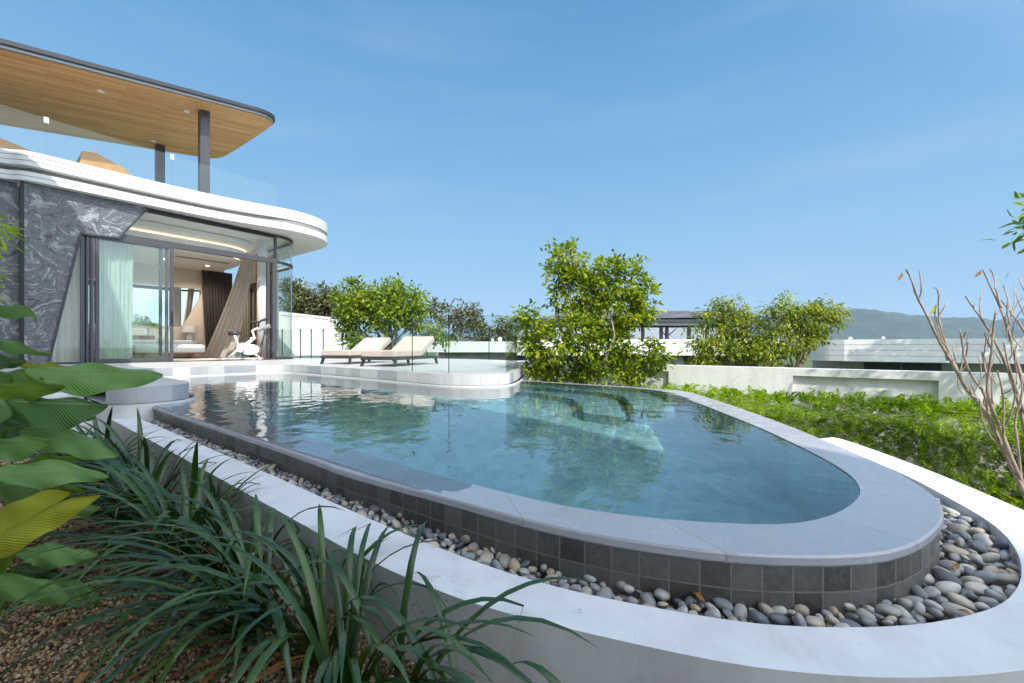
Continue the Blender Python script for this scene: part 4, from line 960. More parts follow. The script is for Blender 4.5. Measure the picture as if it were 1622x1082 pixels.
# unseen wing added behind the viewpoint, its slab outline shaped to shade the garden
shade_wing = thing('villa', 'tall white unseen wing added to shade the near garden with its projecting slab', 'villa', W(0, -8, -1.2), -A)
SH = 7.5
edge_ = [(-12.6, -11), (-12.5, -3), (-12.35, -1.8), (-12.0, -1.25), (-11.6, -.86), (-11.2, -.64), (-10.7, -.58), (-9.6, -.78), (-8.6, -1.1), (-7.6, -1.5), (-6, -1.8), (-4.0, -2.0), (-2, -1.6), (0, -.95), (1.3, -.62), (2.2, -.54), (3.3, -.48), (4.6, -.52), (6.0, -.70), (6.8, -1.05), (7.25, -1.3), (7.35, -2.5), (7.4, -4)]
sp_ = [W2(u, v) for u, v in chaikin(edge_, 2)] + [W2(7.3, -11)]
c = MB(); c.prism(sp_, SH, SH + .35); c.build('shade_slab', M['white'], shade_wing)
c = MB(); c.ubox(-12.2, 6.8, -10.5, -4.2, -1.2, SH - .003); c.build('wall', M['white'], shade_wing)
for a in range(6):
    c = MB(); c.ubox(-11.6 + 3.0 * a, -9.4 + 3.0 * a, -4.2, -4.15, 0, 3); w = c.build('window', M['black'], shade_wing)

# ================================================================== STONES
def ico(sub):
    import bmesh
    bm = bmesh.new(); bmesh.ops.create_icosphere(bm, subdivisions=sub, radius=1); V = np.array([v.co[:] for v in bm.verts]); T = np.array([[v.index for v in f.verts] for f in bm.faces]); bm.free(); return V, T
def stone_variant(k, sub):
    V, T = ico(sub); r = np.random.default_rng(100 + k); ax = r.uniform(.75, 1.0, 3) * np.array([1.0, r.uniform(.62, .85), r.uniform(.42, .62)])
    n = np.array([mnoise.noise(Vector(tuple(v * 1.1 + k * 7.3))) for v in V]); V = V * (1 + .16 * n[:, None]); V = np.sign(V) * np.abs(V) ** .92
    return V * ax, T
def rot_mats(n, tilt=.45, rng=RNG):
    a = rng.uniform(0, 2 * np.pi, n); b = rng.normal(0, tilt, n); c = rng.normal(0, tilt, n)
    ca, sa, cb, sb, cc, sc = np.cos(a), np.sin(a), np.cos(b), np.sin(b), np.cos(c), np.sin(c); o = np.zeros(n); i = np.ones(n)
    Rz = np.stack([ca, -sa, o, sa, ca, o, o, o, i], 1).reshape(-1, 3, 3); Rx = np.stack([i, o, o, o, cb, -sb, o, sb, cb], 1).reshape(-1, 3, 3); Ry = np.stack([cc, o, sc, o, i, o, -sc, o, cc], 1).reshape(-1, 3, 3)
    return Rx @ Ry @ Rz
def scatter(V, T, pos, size, rots):
    n = len(pos); W_ = np.einsum('nij,vj->nvi', rots, V) * size[:, None, None] + pos[:, None, :]
    return W_.reshape(-1, 3), (T[None] + (np.arange(n) * len(V))[:, None, None]).reshape(-1, T.shape[1])

# pebbles between pool wall and planter wall: dart throwing in two layers
bedpoly = rin + bed_in[::-1]
def darts(n, lo, hi, k, existing=None):
    out = []; cell = {}
    xs = RNG.uniform(-4.9, 2.6, n * 260); ys = RNG.uniform(.9, 4.6, n * 260); Pp = np.stack([xs, ys], 1); Pp = Pp[inside(Pp, bedpoly)]
    for x, y in Pp:
        near = math.hypot(x, y); s = RNG.uniform(lo, hi) * (1 if x < 1.2 else 1.12); key = (int(x / .06), int(y / .06)); ok = True
        for i in (-1, 0, 1):
            for j in (-1, 0, 1):
                for (a, b, q) in cell.get((key[0] + i, key[1] + j), ()):
                    if (a - x) ** 2 + (b - y) ** 2 < ((s + q) * k) ** 2: ok = False; break
                if not ok: break
            if not ok: break
        if ok: cell.setdefault(key, []).append((x, y, s)); out.append((x, y, s))
        if len(out) >= n: break
    return out
layer1 = darts(2200, .015, .030, .60); layer2 = darts(1700, .015, .037, .66)
allp = [(x, y, s, -.375) for x, y, s in layer1] + [(x, y, s, -.343) for x, y, s in layer2]
# the 300 that show largest: upper layer, nearest
order = sorted(range(len(layer1), len(allp)), key=lambda i: math.hypot(allp[i][0], allp[i][1]) / allp[i][2])
indiv = set(order[:300]); rest = [allp[i] for i in range(len(allp)) if i not in indiv]
variants = [stone_variant(k, 3) for k in range(7)]; vmesh = []
for k, (V, T) in enumerate(variants):
    me = bpy.data.meshes.new('river_pebble'); me.from_pydata(V.tolist(), [], T.tolist()); me.polygons.foreach_set('use_smooth', [True] * len(T)); me.materials.append(M['pebble']); vmesh.append(me)
for q, i in enumerate(sorted(indiv)):
    x, y, s, z = allp[i]; o = bpy.data.objects.new('river_pebble', vmesh[q % 7]); COL.objects.link(o)
    o.location = (x, y, z + RNG.uniform(-.004, .012)); o.scale = (s, s, s); o.rotation_euler = (RNG.normal(0, .4), RNG.normal(0, .4), RNG.uniform(0, 6.28))
    tag(o, 'smooth rounded river pebble lying in the bed between pool wall and planter wall', 'pebble', 'river pebbles around the pool')
r_ = np.array(rest); parts_ = []; off = 0; VV = []; TT = []
for k in range(7):
    sel = r_[k::7]; V, T = stone_variant(k, 2); v_, t_ = scatter(V, T, np.c_[sel[:, :2], sel[:, 3] + RNG.uniform(-.004, .008, len(sel))], sel[:, 2], rot_mats(len(sel)))
    VV.append(v_); TT.append(t_ + off); off += len(v_)
tag(np_mesh('pebbles', np.vstack(VV), np.vstack(TT), M['pebbles'], smooth=True), 'mixed grey white and tan river pebbles filling the bed around the pool wall', 'pebbles', kind='stuff')

# pea gravel near the viewpoint
n = 150000; uu = RNG.uniform(-5.9, -.5, n); vv = RNG.uniform(-1.0, .80, n)
XY = np.stack([N2.x * uu + D2.x * vv, N2.y * uu + D2.y * vv], 1); dist = np.hypot(XY[:, 0], XY[:, 1])
keep = (XY[:, 1] > .7) & (np.abs(XY[:, 0]) < XY[:, 1] * 1.42 + .1) & (RNG.uniform(0, 1, n) < np.clip((1.75 / dist) ** 1.5, .2, 1)); XY = XY[keep]; dist = dist[keep]
sz = RNG.uniform(.0042, .0085, len(XY)) * np.clip(dist / 2.2, 1, 1.7)
V, T = ico(1); V = V * np.array([1, .8, .62]); V = V * (1 + .12 * RNG.normal(0, 1, (len(V), 1)))
v_, t_ = scatter(V, T, np.c_[XY, GZ + sz * RNG.uniform(.2, 1.5, len(XY))], sz, rot_mats(len(XY), .6))
tag(np_mesh('gravel', v_, t_, M['gravel'], smooth=True), 'brown pea gravel covering the garden bed in the left foreground', 'gravel', kind='stuff')

# ================================================================== PLANTS
def leaf_mesh(pos, tip, nrm, ln, wd, fold=.18, curve=.12):
    """n leaves, each a folded and slightly drooping blade of 8 faces' worth of outline (7 points, 6 triangles)"""
    n = len(pos); tip = unit(tip); side = unit(np.cross(tip, nrm)); up = np.cross(side, tip)
    L = ln[:, None]; Wd = wd[:, None]
    p0 = pos; p1 = pos + tip * L * .38 + side * Wd * .5 + up * Wd * fold; p2 = pos + tip * L * .38 - side * Wd * .5 + up * Wd * fold
    m1 = pos + tip * L * .4; p3 = pos + tip * L * .74 + side * Wd * .36 - up * L * curve * .4; p4 = pos + tip * L * .74 - side * Wd * .36 - up * L * curve * .4; p5 = pos + tip * L - up * L * curve
    V = np.stack([p0, p1, p2, m1, p3, p4, p5], 1).reshape(-1, 3)
    T = np.array([[0, 1, 3], [0, 3, 2], [1, 4, 3], [3, 4, 6], [3, 6, 5], [2, 3, 5]])
    return V, (T[None] + (np.arange(n) * 7)[:, None, None]).reshape(-1, 3)
def rand_dirs(n, rng=RNG): return unit(rng.normal(0, 1, (n, 3)))
def crown_leaves(blobs, n_leaf, ln, clump=.22, per=26, droop=.25, rng=RNG, shell=.55, wratio=.5):
    """blobs: (centre, radii). Leaf clumps spread through the blobs, denser towards the outside"""
    vol = np.array([np.prod(r) ** (2 / 3) for _, r in blobs]); nc = max(6, n_leaf // per); pick = rng.choice(len(blobs), nc, p=vol / vol.sum()); C = []; O = []
    for k in pick:
        c, r = blobs[k]; d = unit(rng.normal(0, 1, 3)); rad = shell + (1.02 - shell) * rng.uniform() ** .7
        if rng.uniform() < .25: rad = rng.uniform(.2, .8)
        if rng.uniform() < .08: rad *= 1.14
        C.append(np.array(c) + d * np.array(r) * rad); O.append(d)
    C = np.array(C); O = np.array(O); q = np.repeat(np.arange(nc), per); m = len(q); cs = clump * rng.uniform(.6, 1.35, nc)[q][:, None]
    pos = C[q] + rng.normal(0, 1, (m, 3)) * cs * np.array([.62, .62, .48]) * .72
    tip = unit(O[q] * .7 + unit(pos - C[q]) * .7 + rng.normal(0, .5, (m, 3)) + np.array([0, 0, -droop])); nrm = unit(rng.normal(0, .5, (m, 3)) + np.array([0, 0, .9]) + O[q] * .5)
    l = ln * rng.uniform(.65, 1.25, m); return pos, tip, nrm, l, l * wratio, C
def limb(c, a, b, r0, r1, bend=.12, seg=6, rng=RNG):
    a, b = np.array(a), np.array(b); L = np.linalg.norm(b - a); o = rng.normal(0, bend * L, 3); pts = []
    for i in range(seg + 1):
        t = i / seg; pts.append(a + (b - a) * t + o * math.sin(t * math.pi) + rng.normal(0, .012 * L, 3) * (0 < i < seg))
    c.tube(pts, [r0 + (r1 - r0) * i / seg for i in range(seg + 1)], 6 if r0 < .02 else 8, cap=False); return pts
def tree(name, label, base, blobs, n_leaf, ln, mat, bark='bark', group=None, trunks=1, tr=.09, fork=.35, clump=.22, per=26, twigs=60, droop=.25, cat='tree', wratio=.5, trunk_name='trunk', crown_name='crown', spread=.12):
    t = thing(name, label, cat, base, 0, group); base = np.array(base, float)
    pos, tip, nrm, l, w, C = crown_leaves(blobs, n_leaf, ln, clump, per, droop, wratio=wratio)
    V, T = leaf_mesh(pos, tip, nrm, l, w); np_mesh(crown_name, V, T, mat, t)
    ctr = np.mean([b[0] for b in blobs], axis=0); c = MB()
    for k in range(trunks):
        b0 = base + np.array([RNG.normal(0, spread), RNG.normal(0, spread), -.05]) * (trunks > 1); f = base + (ctr - base) * fork + RNG.normal(0, .3, 3) * np.array([1, 1, .2]) * (trunks > 1) * .5
        limb(c, b0, f, tr, tr * .7, .06)
        mine = [b for i, b in enumerate(blobs) if i % trunks == k] or blobs
        for bc, br in mine:
            bc = np.array(bc); limb(c, f, bc, tr * .55, tr * .18, .10)
            near = sorted(C, key=lambda q: np.linalg.norm((q - bc) / np.array(br)))[:max(3, twigs // len(blobs))]
            for q in near:
                s = f + (bc - f) * RNG.uniform(.55, 1.0); limb(c, s, q, tr * .16, tr * .05, .08, 4)
    c.build(trunk_name, M[bark], t, smooth=True)
    return t
def PB(px, py, rx, ry, Y, dy=None, ddep=0.0):
    """crown blob from photograph pixels at depth Y"""
    k = Y / F; return (DP(px, py, Y + ddep), (rx * k, (dy if dy else (rx + ry) / 2 * k), ry * k))

M['leaf_big'] = m_leaf('glossy_green_leaves', [(0.0, (.045, .09, .012)), (.28, (.13, .22, .016)), (.6, (.30, .40, .02)), (.86, (.46, .50, .025)), (1.0, (.55, .42, .05))], .48, .36)
M['leaf_yellowish'] = m_leaf('yellow_green_leaves', [(0.0, (.05, .10, .014)), (.36, (.17, .25, .02)), (.72, (.36, .41, .026)), (1.0, (.54, .45, .035))], .45, .45)
M['leaf_fresh'] = m_leaf('fresh_green_leaves', [(0.0, (.055, .11, .014)), (.38, (.16, .27, .02)), (.75, (.31, .42, .026)), (1.0, (.46, .38, .045))], .46, .42)
M['leaf_olive'] = m_leaf('olive_leaves', [(0.0, (.07, .08, .03)), (.5, (.13, .145, .045)), (1.0, (.21, .19, .08))], .25, .6)
M['leaf_hedge'] = m_leaf('hedge_leaves', [(0.0, (.05, .12, .010)), (.38, (.20, .36, .014)), (.75, (.40, .54, .018)), (1.0, (.52, .60, .024))], .48, .45)

YT = 7.9
big = [PB(893, 408, 20, 30, YT), PB(903, 390, 10, 14, YT), PB(888, 435, 22, 26, YT), PB(940, 432, 48, 24, YT), PB(1000, 440, 36, 32, YT), PB(915, 480, 45, 38, YT), PB(965, 485, 50, 45, YT), PB(1015, 480, 24, 30, YT),
       PB(835, 500, 24, 22, YT), PB(850, 540, 34, 30, YT), PB(905, 540, 52, 42, YT, None, -.25), PB(965, 545, 45, 34, YT), PB(1025, 566, 30, 24, YT), PB(1048, 574, 12, 12, YT), PB(880, 583, 45, 22, YT), PB(950, 586, 60, 20, YT), PB(1000, 590, 38, 16, YT), PB(852, 582, 22, 20, YT)]
tree('bushy_tree', 'big bushy bright green tree with many stems growing right behind the pool edge', G(925, 640, -1.2)[:0] or (*DP(925, 600, YT)[:2], -1.15), big, 13500, .098, M['leaf_big'], 'palebark', None, 6, .045, .40, .15, 30, 230, .15, spread=.28)
Yy = 12.3
tree('yellowish_tree', 'yellow green round tree with drooping leaves, left one of two behind the garden wall', (*DP(1150, 600, Yy)[:2], -1.2), [PB(1150, 478, 22, 20, Yy), PB(1150, 497, 45, 24, Yy), PB(1125, 530, 36, 26, Yy), PB(1170, 525, 42, 30, Yy), PB(1160, 558, 66, 20, Yy), PB(1200, 545, 25, 25, Yy), PB(1105, 560, 20, 18, Yy)], 5600, .125, M['leaf_yellowish'], 'bark', 'yellow green trees behind the wall', 2, .07, .45, .2, 22, 80, .75, wratio=.36)
Yy = 11.6
tree('yellowish_tree', 'wide yellow green tree with drooping leaves, right one of two behind the garden wall', (*DP(1255, 600, Yy)[:2], -1.2), [PB(1262, 487, 52, 20, Yy), PB(1240, 505, 42, 24, Yy), PB(1290, 505, 40, 24, Yy), PB(1318, 495, 18, 12, Yy), PB(1250, 535, 50, 24, Yy), PB(1225, 560, 45, 18, Yy), PB(1285, 530, 25, 20, Yy)], 5600, .12, M['leaf_yellowish'], 'bark', 'yellow green trees behind the wall', 2, .07, .45, .2, 22, 80, .75, wratio=.36)
Yy = 17.0
tree('broad_tree', 'broad fresh green tree with forked trunks behind the glass balustrade and loungers', (*DP(628, 600, Yy)[:2], -1.2), [PB(555, 462, 20, 24, Yy), PB(562, 490, 34, 26, Yy), PB(548, 515, 14, 16, Yy), PB(605, 475, 36, 24, Yy), PB(620, 455, 14, 12, Yy), PB(655, 475, 16, 20, Yy), PB(640, 492, 34, 20, Yy), PB(600, 508, 44, 18, Yy), PB(655, 515, 16, 14, Yy), PB(570, 538, 26, 16, Yy), PB(692, 530, 20, 14, Yy)], 8500, .17, M['leaf_fresh'], 'bark', None, 3, .10, .5, .32, 22, 110, .25, spread=.5)
Yy = 31
for i, (lab, bl, bx) in enumerate([
    ('dense olive green tree rising just right of the glass house corner, behind the white wall', [(470, 472, 20, 26), (460, 455, 12, 12), (485, 485, 20, 20)], 474),
    ('dense olive green tree left of the broad fresh green tree', [(510, 470, 26, 22), (528, 480, 20, 22), (505, 492, 30, 14)], 512),
    ('thin olive tree with bare pale stems just right of the broad tree', [(690, 488, 14, 16), (703, 500, 16, 18), (690, 520, 20, 18)], 692),
    ('sparse olive tree in the middle of the far row behind the balustrade', [(722, 492, 16, 16), (735, 505, 18, 16), (722, 522, 22, 16)], 726),
    ('tall thin brownish tree with a pointed top in the far row', [(752, 490, 7, 8), (756, 508, 14, 14), (758, 525, 20, 16)], 757),
    ('low rounded olive tree at the right end of the far row', [(785, 518, 22, 16), (800, 525, 16, 14), (790, 535, 28, 12)], 788),
]):
    tree('far_tree', lab, (*DP(bx, 600, Yy + i * .4)[:2], -1.2), [PB(*b, Yy + i * .4) for b in bl], 2600 if i < 2 else 1000, .26, M['leaf_olive'], 'palebark', 'far olive trees beyond the terrace', 2, .10, .5, .42, 18, 40, .2, spread=.5)
Yy = 4.1
tree('feathery_tree', 'dark green tree at the right edge of the photo, only leaf tips showing', (6.75, 3.7, -1.2), [((6.2, 3.4, 2.7), (.7, .6, .5)), ((7.2, 3.3, 3.1), (.9, .7, .6)), ((8.0, 3.8, 2.5), (.8, .7, .6)), ((5.34, 4.05, 1.62), (.26, .25, .30)), ((5.36, 4.0, 1.66), (.24, .25, .30)), ((5.5, 4.1, 1.55), (.3, .25, .3))], 1900, .14, M['leaf_fresh'], 'bark', None, 1, .08, .5, .25, 20, 80, .3, wratio=.3)
tree('garden_tree', 'leafy tree past the right edge of the photo, dappling the rounded banded house with shadow', (13.4, 8.0, -1.2), [((12.4, 8.6, 3.2), (1.1, 1.0, .8)), ((14.0, 8.0, 4.0), (1.4, 1.2, 1.0)), ((15.5, 8.4, 3.2), (1.2, 1.0, .8)), ((13.2, 7.2, 5.0), (1.1, 1.0, .8))], 2400, .2, M['leaf_fresh'], 'bark', None, 1, .1, .5, .35, 20, 60, .3, wratio=.4)
tree('feathery_shrub', 'bright green shrub at the left edge of the photo in front of the stone wall', (-6.9, 4.6, -.55), [((-6.28, 4.75, 1.78), (.42, .3, .35)), ((-6.6, 4.7, 1.2), (.4, .4, .5))], 900, .16, M['leaf_hedge'], 'bark', None, 1, .03, .6, .2, 18, 30, .1, cat='shrub', wratio=.2)

# hedge: feathery sprays of small leaflets
def sprays(bases, dirs, L, nl, ll, rng=RNG):
    P, TP, NR, LN = [], [], [], []
    n = len(bases); up = np.array([0, 0, 1.0]); side = unit(np.cross(dirs, up + rng.normal(0, .25, (n, 3)))); nr = unit(np.cross(side, dirs))
    for i in range(nl):
        t = (i + 1) / nl; c = bases + dirs * (L * t)[:, None] - up * (L * .38 * t * t)[:, None]; f = math.sin(math.pi * (.18 + .78 * t)) * .9 + .15
        for s in (-1, 1):
            P.append(c); TP.append(unit(side * s + dirs * .55 - up * .15 + rng.normal(0, .12, (n, 3)))); NR.append(nr); LN.append(np.full(n, ll) * f * rng.uniform(.85, 1.15, n) * (L / .2) ** .4)
    P, TP, NR, LN = np.vstack(P), np.vstack(TP), np.vstack(NR), np.hstack(LN); return leaf_mesh(P, TP, NR, LN, LN * .42, .1, .1)
hedge = thing('hedge', 'bright green feathery hedge between the pool edge and the white garden wall', 'hedge', W(1.5, 6.8, -1.2), -A)
HF = 6.95
nH = 5200; hu = RNG.uniform(-2.6, 7.5, nH); hv = RNG.uniform(HF, VW - .05, nH)
tz = -.43 + .05 * np.sin(hu * 2.1) + .05 * np.sin(hv * 5 + hu * 1.3) - .16 * np.exp(-((hv - HF) / .22) ** 2); hz_ = tz + RNG.normal(0, .04, nH) - (RNG.uniform(0, 1, nH) ** 3) * .12
ff = 13000; fu = RNG.uniform(-2.6, 7.5, ff); fz = RNG.uniform(-1.5, -.45, ff); fv = HF - .10 * np.sin((fz + .4) * 9 + fu * 1.7) * .6 + .07 * np.sin(fu * 3.3) + np.abs(RNG.normal(0, .22, ff)) - .04
lo = 6500; lu = RNG.uniform(-1.0, 7.5, lo); lv = RNG.uniform(5.2, HF + .1, lo); lz = -1.46 + .12 * np.sin(lu * 2 + lv * 3) + RNG.uniform(0, .12, lo)
Bs = np.vstack([np.stack([N2.x * hu + D2.x * hv, N2.y * hu + D2.y * hv, hz_], 1), np.stack([N2.x * fu + D2.x * fv, N2.y * fu + D2.y * fv, fz], 1), np.stack([N2.x * lu + D2.x * lv, N2.y * lu + D2.y * lv, lz], 1)])
dr_ = np.vstack([unit(RNG.normal(0, .7, (nH, 3)) * np.array([1, 1, .3]) + np.array([-.3, -.5, .35])), unit(RNG.normal(0, .55, (ff, 3)) * np.array([1, 1, .5]) + np.array([-.45, -.75, .12])), unit(RNG.normal(0, .7, (lo, 3)) * np.array([1, 1, .3]) + np.array([-.2, -.4, .3]))])
Ls = RNG.uniform(.13, .25, len(Bs)); V, T = sprays(Bs, dr_, Ls, 9, .038)
np_mesh('foliage', V, T, M['leaf_hedge'], hedge)
k = 420; su = RNG.uniform(-2.3, 7.0, k); sv = RNG.uniform(HF + .1, VW - .12, k); Bs = np.stack([N2.x * su + D2.x * sv, N2.y * su + D2.y * sv, np.full(k, -.48)], 1)
V, T = sprays(Bs, unit(RNG.normal(0, .32, (k, 3)) + np.array([-.1, -.1, 1.0])), RNG.uniform(.22, .44, k), 12, .042); np_mesh('upright_shoots', V, T, M['leaf_hedge'], hedge)
c = MB(); c.cap([W2(-2.3, 6.2), (2.3, 4.9), (2.45, 3.0), (2.2, 1.6), (2.05, .9), (2.05, -3), (16, -3), W2(12, 8.3), W2(-2.3, 8.3)], -1.55); tag(c.build('hedge_soil', M['soil']), kind='structure')

# bare branched shrub on the right
bare = thing('bare_shrub', 'leafless pale branched shrub with one yellow leaf at the right edge', 'shrub', (3.6, 2.75, -1.2))
YS = 2.75
def z5(pts): return [(1240 + x / 2.458, 380 + y / 2.458) for x, y in pts]
br_ = [([(1010, 1150), (939, 980), (860, 820), (780, 650), (720, 590), (660, 480), (600, 380), (560, 290), (520, 220), (500, 150), (480, 115)], 5.0, 1.3, 0),
       ([(720, 590), (680, 510), (640, 430), (610, 330), (605, 250), (610, 195)], 3.2, 1.1, .05), ([(607, 300), (630, 258), (648, 235)], 1.6, .9, .05), ([(530, 235), (542, 190), (530, 115)], 1.6, .9, 0), ([(606, 215), (600, 190), (585, 182)], 1.1, .7, .05),
       ([(800, 690), (790, 600), (740, 540), (710, 480), (698, 400), (690, 352)], 2.8, 1.3, -.1), ([(708, 470), (718, 425), (722, 398)], 1.6, 1.0, -.1), ([(697, 385), (710, 365), (712, 358)], 1.3, .9, -.1),
       ([(1000, 1080), (900, 880), (850, 740), (795, 610), (800, 520), (815, 420), (820, 330), (830, 272)], 4.2, 1.2, -.15), ([(815, 430), (790, 380), (785, 360)], 1.6, 1.0, -.15),
       ([(960, 820), (920, 640), (890, 540), (840, 420), (790, 330), (740, 262), (710, 218)], 3.6, 1.1, .12), ([(772, 300), (765, 262), (772, 203)], 1.6, .9, .12), ([(748, 275), (745, 250)], 1.3, 1.0, .12),
       ([(980, 700), (930, 540), (895, 420), (868, 320), (840, 245), (812, 190), (778, 115)], 3.8, 1.1, .2), ([(850, 262), (832, 205), (822, 140), (806, 112)], 1.9, .9, .2), ([(826, 190), (830, 140)], 1.2, .8, .2), ([(868, 310), (882, 250), (865, 190), (858, 175)], 1.8, .9, .2),
       ([(1000, 480), (939, 350), (890, 285), (850, 235)], 2.6, 1.2, .3), ([(890, 290), (905, 240), (900, 180)], 1.7, .9, .3), ([(960, 330), (925, 260), (905, 200)], 1.7, .9, .3), ([(985, 300), (940, 195), (918, 148)], 1.8, .9, .3),
       ([(870, 840), (855, 740), (862, 650), (850, 560), (835, 510)], 2.3, 1.2, -.2), ([(930, 960), (915, 800), (900, 700), (935, 600), (925, 520)], 2.6, 1.2, -.1), ([(850, 740), (880, 700), (905, 620), (900, 560)], 2.0, 1.1, -.2), ([(780, 650), (800, 560), (780, 460), (775, 430)], 2.2, 1.2, .05), ([(640, 470), (620, 380), (590, 290), (588, 262)], 1.6, .9, .05),
       ([(1010, 900), (960, 720), (915, 600), (880, 500), (860, 400)], 3.2, 1.3, .0), ([(700, 560), (670, 470), (662, 400)], 1.7, 1.0, .1), ([(880, 860), (830, 740), (760, 640), (735, 560)], 2.6, 1.1, .1), ([(840, 800), (800, 760), (770, 680), (765, 620)], 1.8, 1.0, -.1)]
c = MB()
for pts, r0, r1, dy in br_:
    q = z5(pts); q = chaikin(q, 1); m = len(q); P3 = []
    for i, (x, y) in enumerate(q): P3.append(np.array(DP(x, y, YS + dy * (i / (m - 1)) + .02 * math.sin(i * 1.7))))
    k = YS / F * .8; c.tube(P3, [(r0 + (r1 - r0) * (i / (m - 1)) ** .8) * k * (1 + .08 * math.sin(i * 2.3)) for i in range(m)], 7)
    for i in range(2, m - 1, 3): c.ball(P3[i], r1 * k * 1.5, r1 * k * 1.5, r1 * k * 1.1, 6, 4)
limb(c, DP(1650, 850, YS), (3.6, 2.75, -1.2), .03, .04, .02); limb(c, DP(1640, 815, YS - .1), (3.62, 2.75, -1.2), .024, .03, .02); limb(c, DP(1655, 745, YS), (3.66, 2.8, -1.2), .022, .03, .02)
tw = [np.array(DP(x, y, YS + RNG.uniform(-.15, .2))) for x, y in z5([(760, 560), (690, 520), (830, 560), (880, 470), (900, 640), (850, 480), (800, 420), (870, 380), (640, 420), (740, 600), (910, 520), (820, 640), (885, 330), (930, 420), (700, 600), (860, 600)])]
for q in tw: limb(c, q, q + np.array([RNG.uniform(-.10, .10), RNG.uniform(-.05, .05), RNG.uniform(.14, .34)]), .0042, .0026, .08, 5)
c.build('branches', M['palebark'], bare, smooth=True)
def single_leaf(px0, py0, px1, py1, wpx, mat, name, Y=YS):
    a, b = np.array(DP(px0, py0, Y)), np.array(DP(px1, py1, Y)); V, T = leaf_mesh(a[None], (b - a)[None], np.array([[.3, -1, .2]]), np.array([np.linalg.norm(b - a)]), np.array([wpx * Y / F]), .3, .1); np_mesh(name, V, T, M[mat], bare)
single_leaf(1480, 481, 1475, 501, 7, 'yellowleaf', 'yellow_leaf'); single_leaf(1429, 430, 1423, 446, 6, 'fallen', 'dry_leaf'); single_leaf(1554, 427, 1545, 440, 6, 'fallen', 'dry_leaf')

# strap leaved grass clumps along the planter wall
M['strap'] = m_leaf('dark_strap_leaves', [(0.0, (.016, .045, .012)), (.45, (.034, .085, .018)), (.8, (.065, .135, .022)), (1.0, (.12, .19, .03))], .2, .27, .6, ((.30, .19, .06), 7.0, .70))
def blades(bases, az, el, L, w, droop, seg=11, rng=RNG):
    n = len(bases); p = bases.copy(); e = el.copy(); a = az.copy(); V = []; UV = []
    for i in range(seg + 1):
        t = i / seg; d = np.stack([np.cos(a) * np.cos(e), np.sin(a) * np.cos(e), np.sin(e)], 1); s = np.stack([-np.sin(a), np.cos(a), np.zeros(n)], 1); nn = np.cross(d, s) * -1
        ww = w * (math.sin(math.pi * min(1, .25 + t * .5)) if t < .5 else (1 - ((t - .5) / .5) ** 2.2)) * .5 + .0003
        V += [p - s * ww[:, None] + nn * (ww * .35)[:, None], p, p + s * ww[:, None] + nn * (ww * .35)[:, None]]
        p = p + d * (L / seg)[:, None]; e = e - droop * (.35 + 1.5 * t) / seg; a = a + rng.normal(0, .02, n); e = np.maximum(e, -1.35)
    V = np.stack(V, 1).reshape(-1, 3); vv_ = V[:, 0] * D2.x + V[:, 1] * D2.y; push = np.where(V[:, 2] < -.275, np.maximum(vv_ - .772, 0), 0); push = np.maximum.accumulate(push.reshape(n, seg + 1, 3).max(2), axis=1); push = np.repeat(push, 3, axis=1).ravel(); V[:, 0] -= D2.x * push; V[:, 1] -= D2.y * push
    V[:, 2] = np.maximum(V[:, 2], GZ + .012); m = (seg + 1) * 3; F_ = []
    for i in range(seg):
        for j in (0, 1): F_.append([i * 3 + j, i * 3 + j + 1, i * 3 + j + 4, i * 3 + j + 3])
    return V, (np.array(F_)[None] + (np.arange(n) * m)[:, None, None]).reshape(-1, 4)
clumps = [(-4.55, .45, 24, .48, 'at the far end by the steps'), (-4.1, .58, 40, .58, 'second from the steps'), (-3.65, .50, 44, .58, 'spreading over the gravel near the big leaves'), (-3.25, .64, 42, .64, 'tallest, reaching over the planter wall'), (-2.85, .54, 42, .58, 'in the middle of the row'), (-2.5, .66, 36, .60, 'against the middle of the planter wall'),
          (-2.2, .56, 36, .54, 'arching low over the brown gravel'), (-1.85, .66, 30, .60, 'with upright blades against the wall'), (-1.5, .58, 44, .60, 'nearest on the left, its blades arching to the lower left'), (-1.22, .66, 28, .60, 'with few thin blades in front of the white wall'), (-.98, .58, 26, .56, 'at the bottom edge of the photo'), (-.85, .63, 12, .52, 'sparse, in front of the bend of the white wall'), (-.60, .66, 9, .50, 'of a few long blades below the white wall top'), (-.33, .70, 6, .44, 'with the fewest blades, right end of the row')]
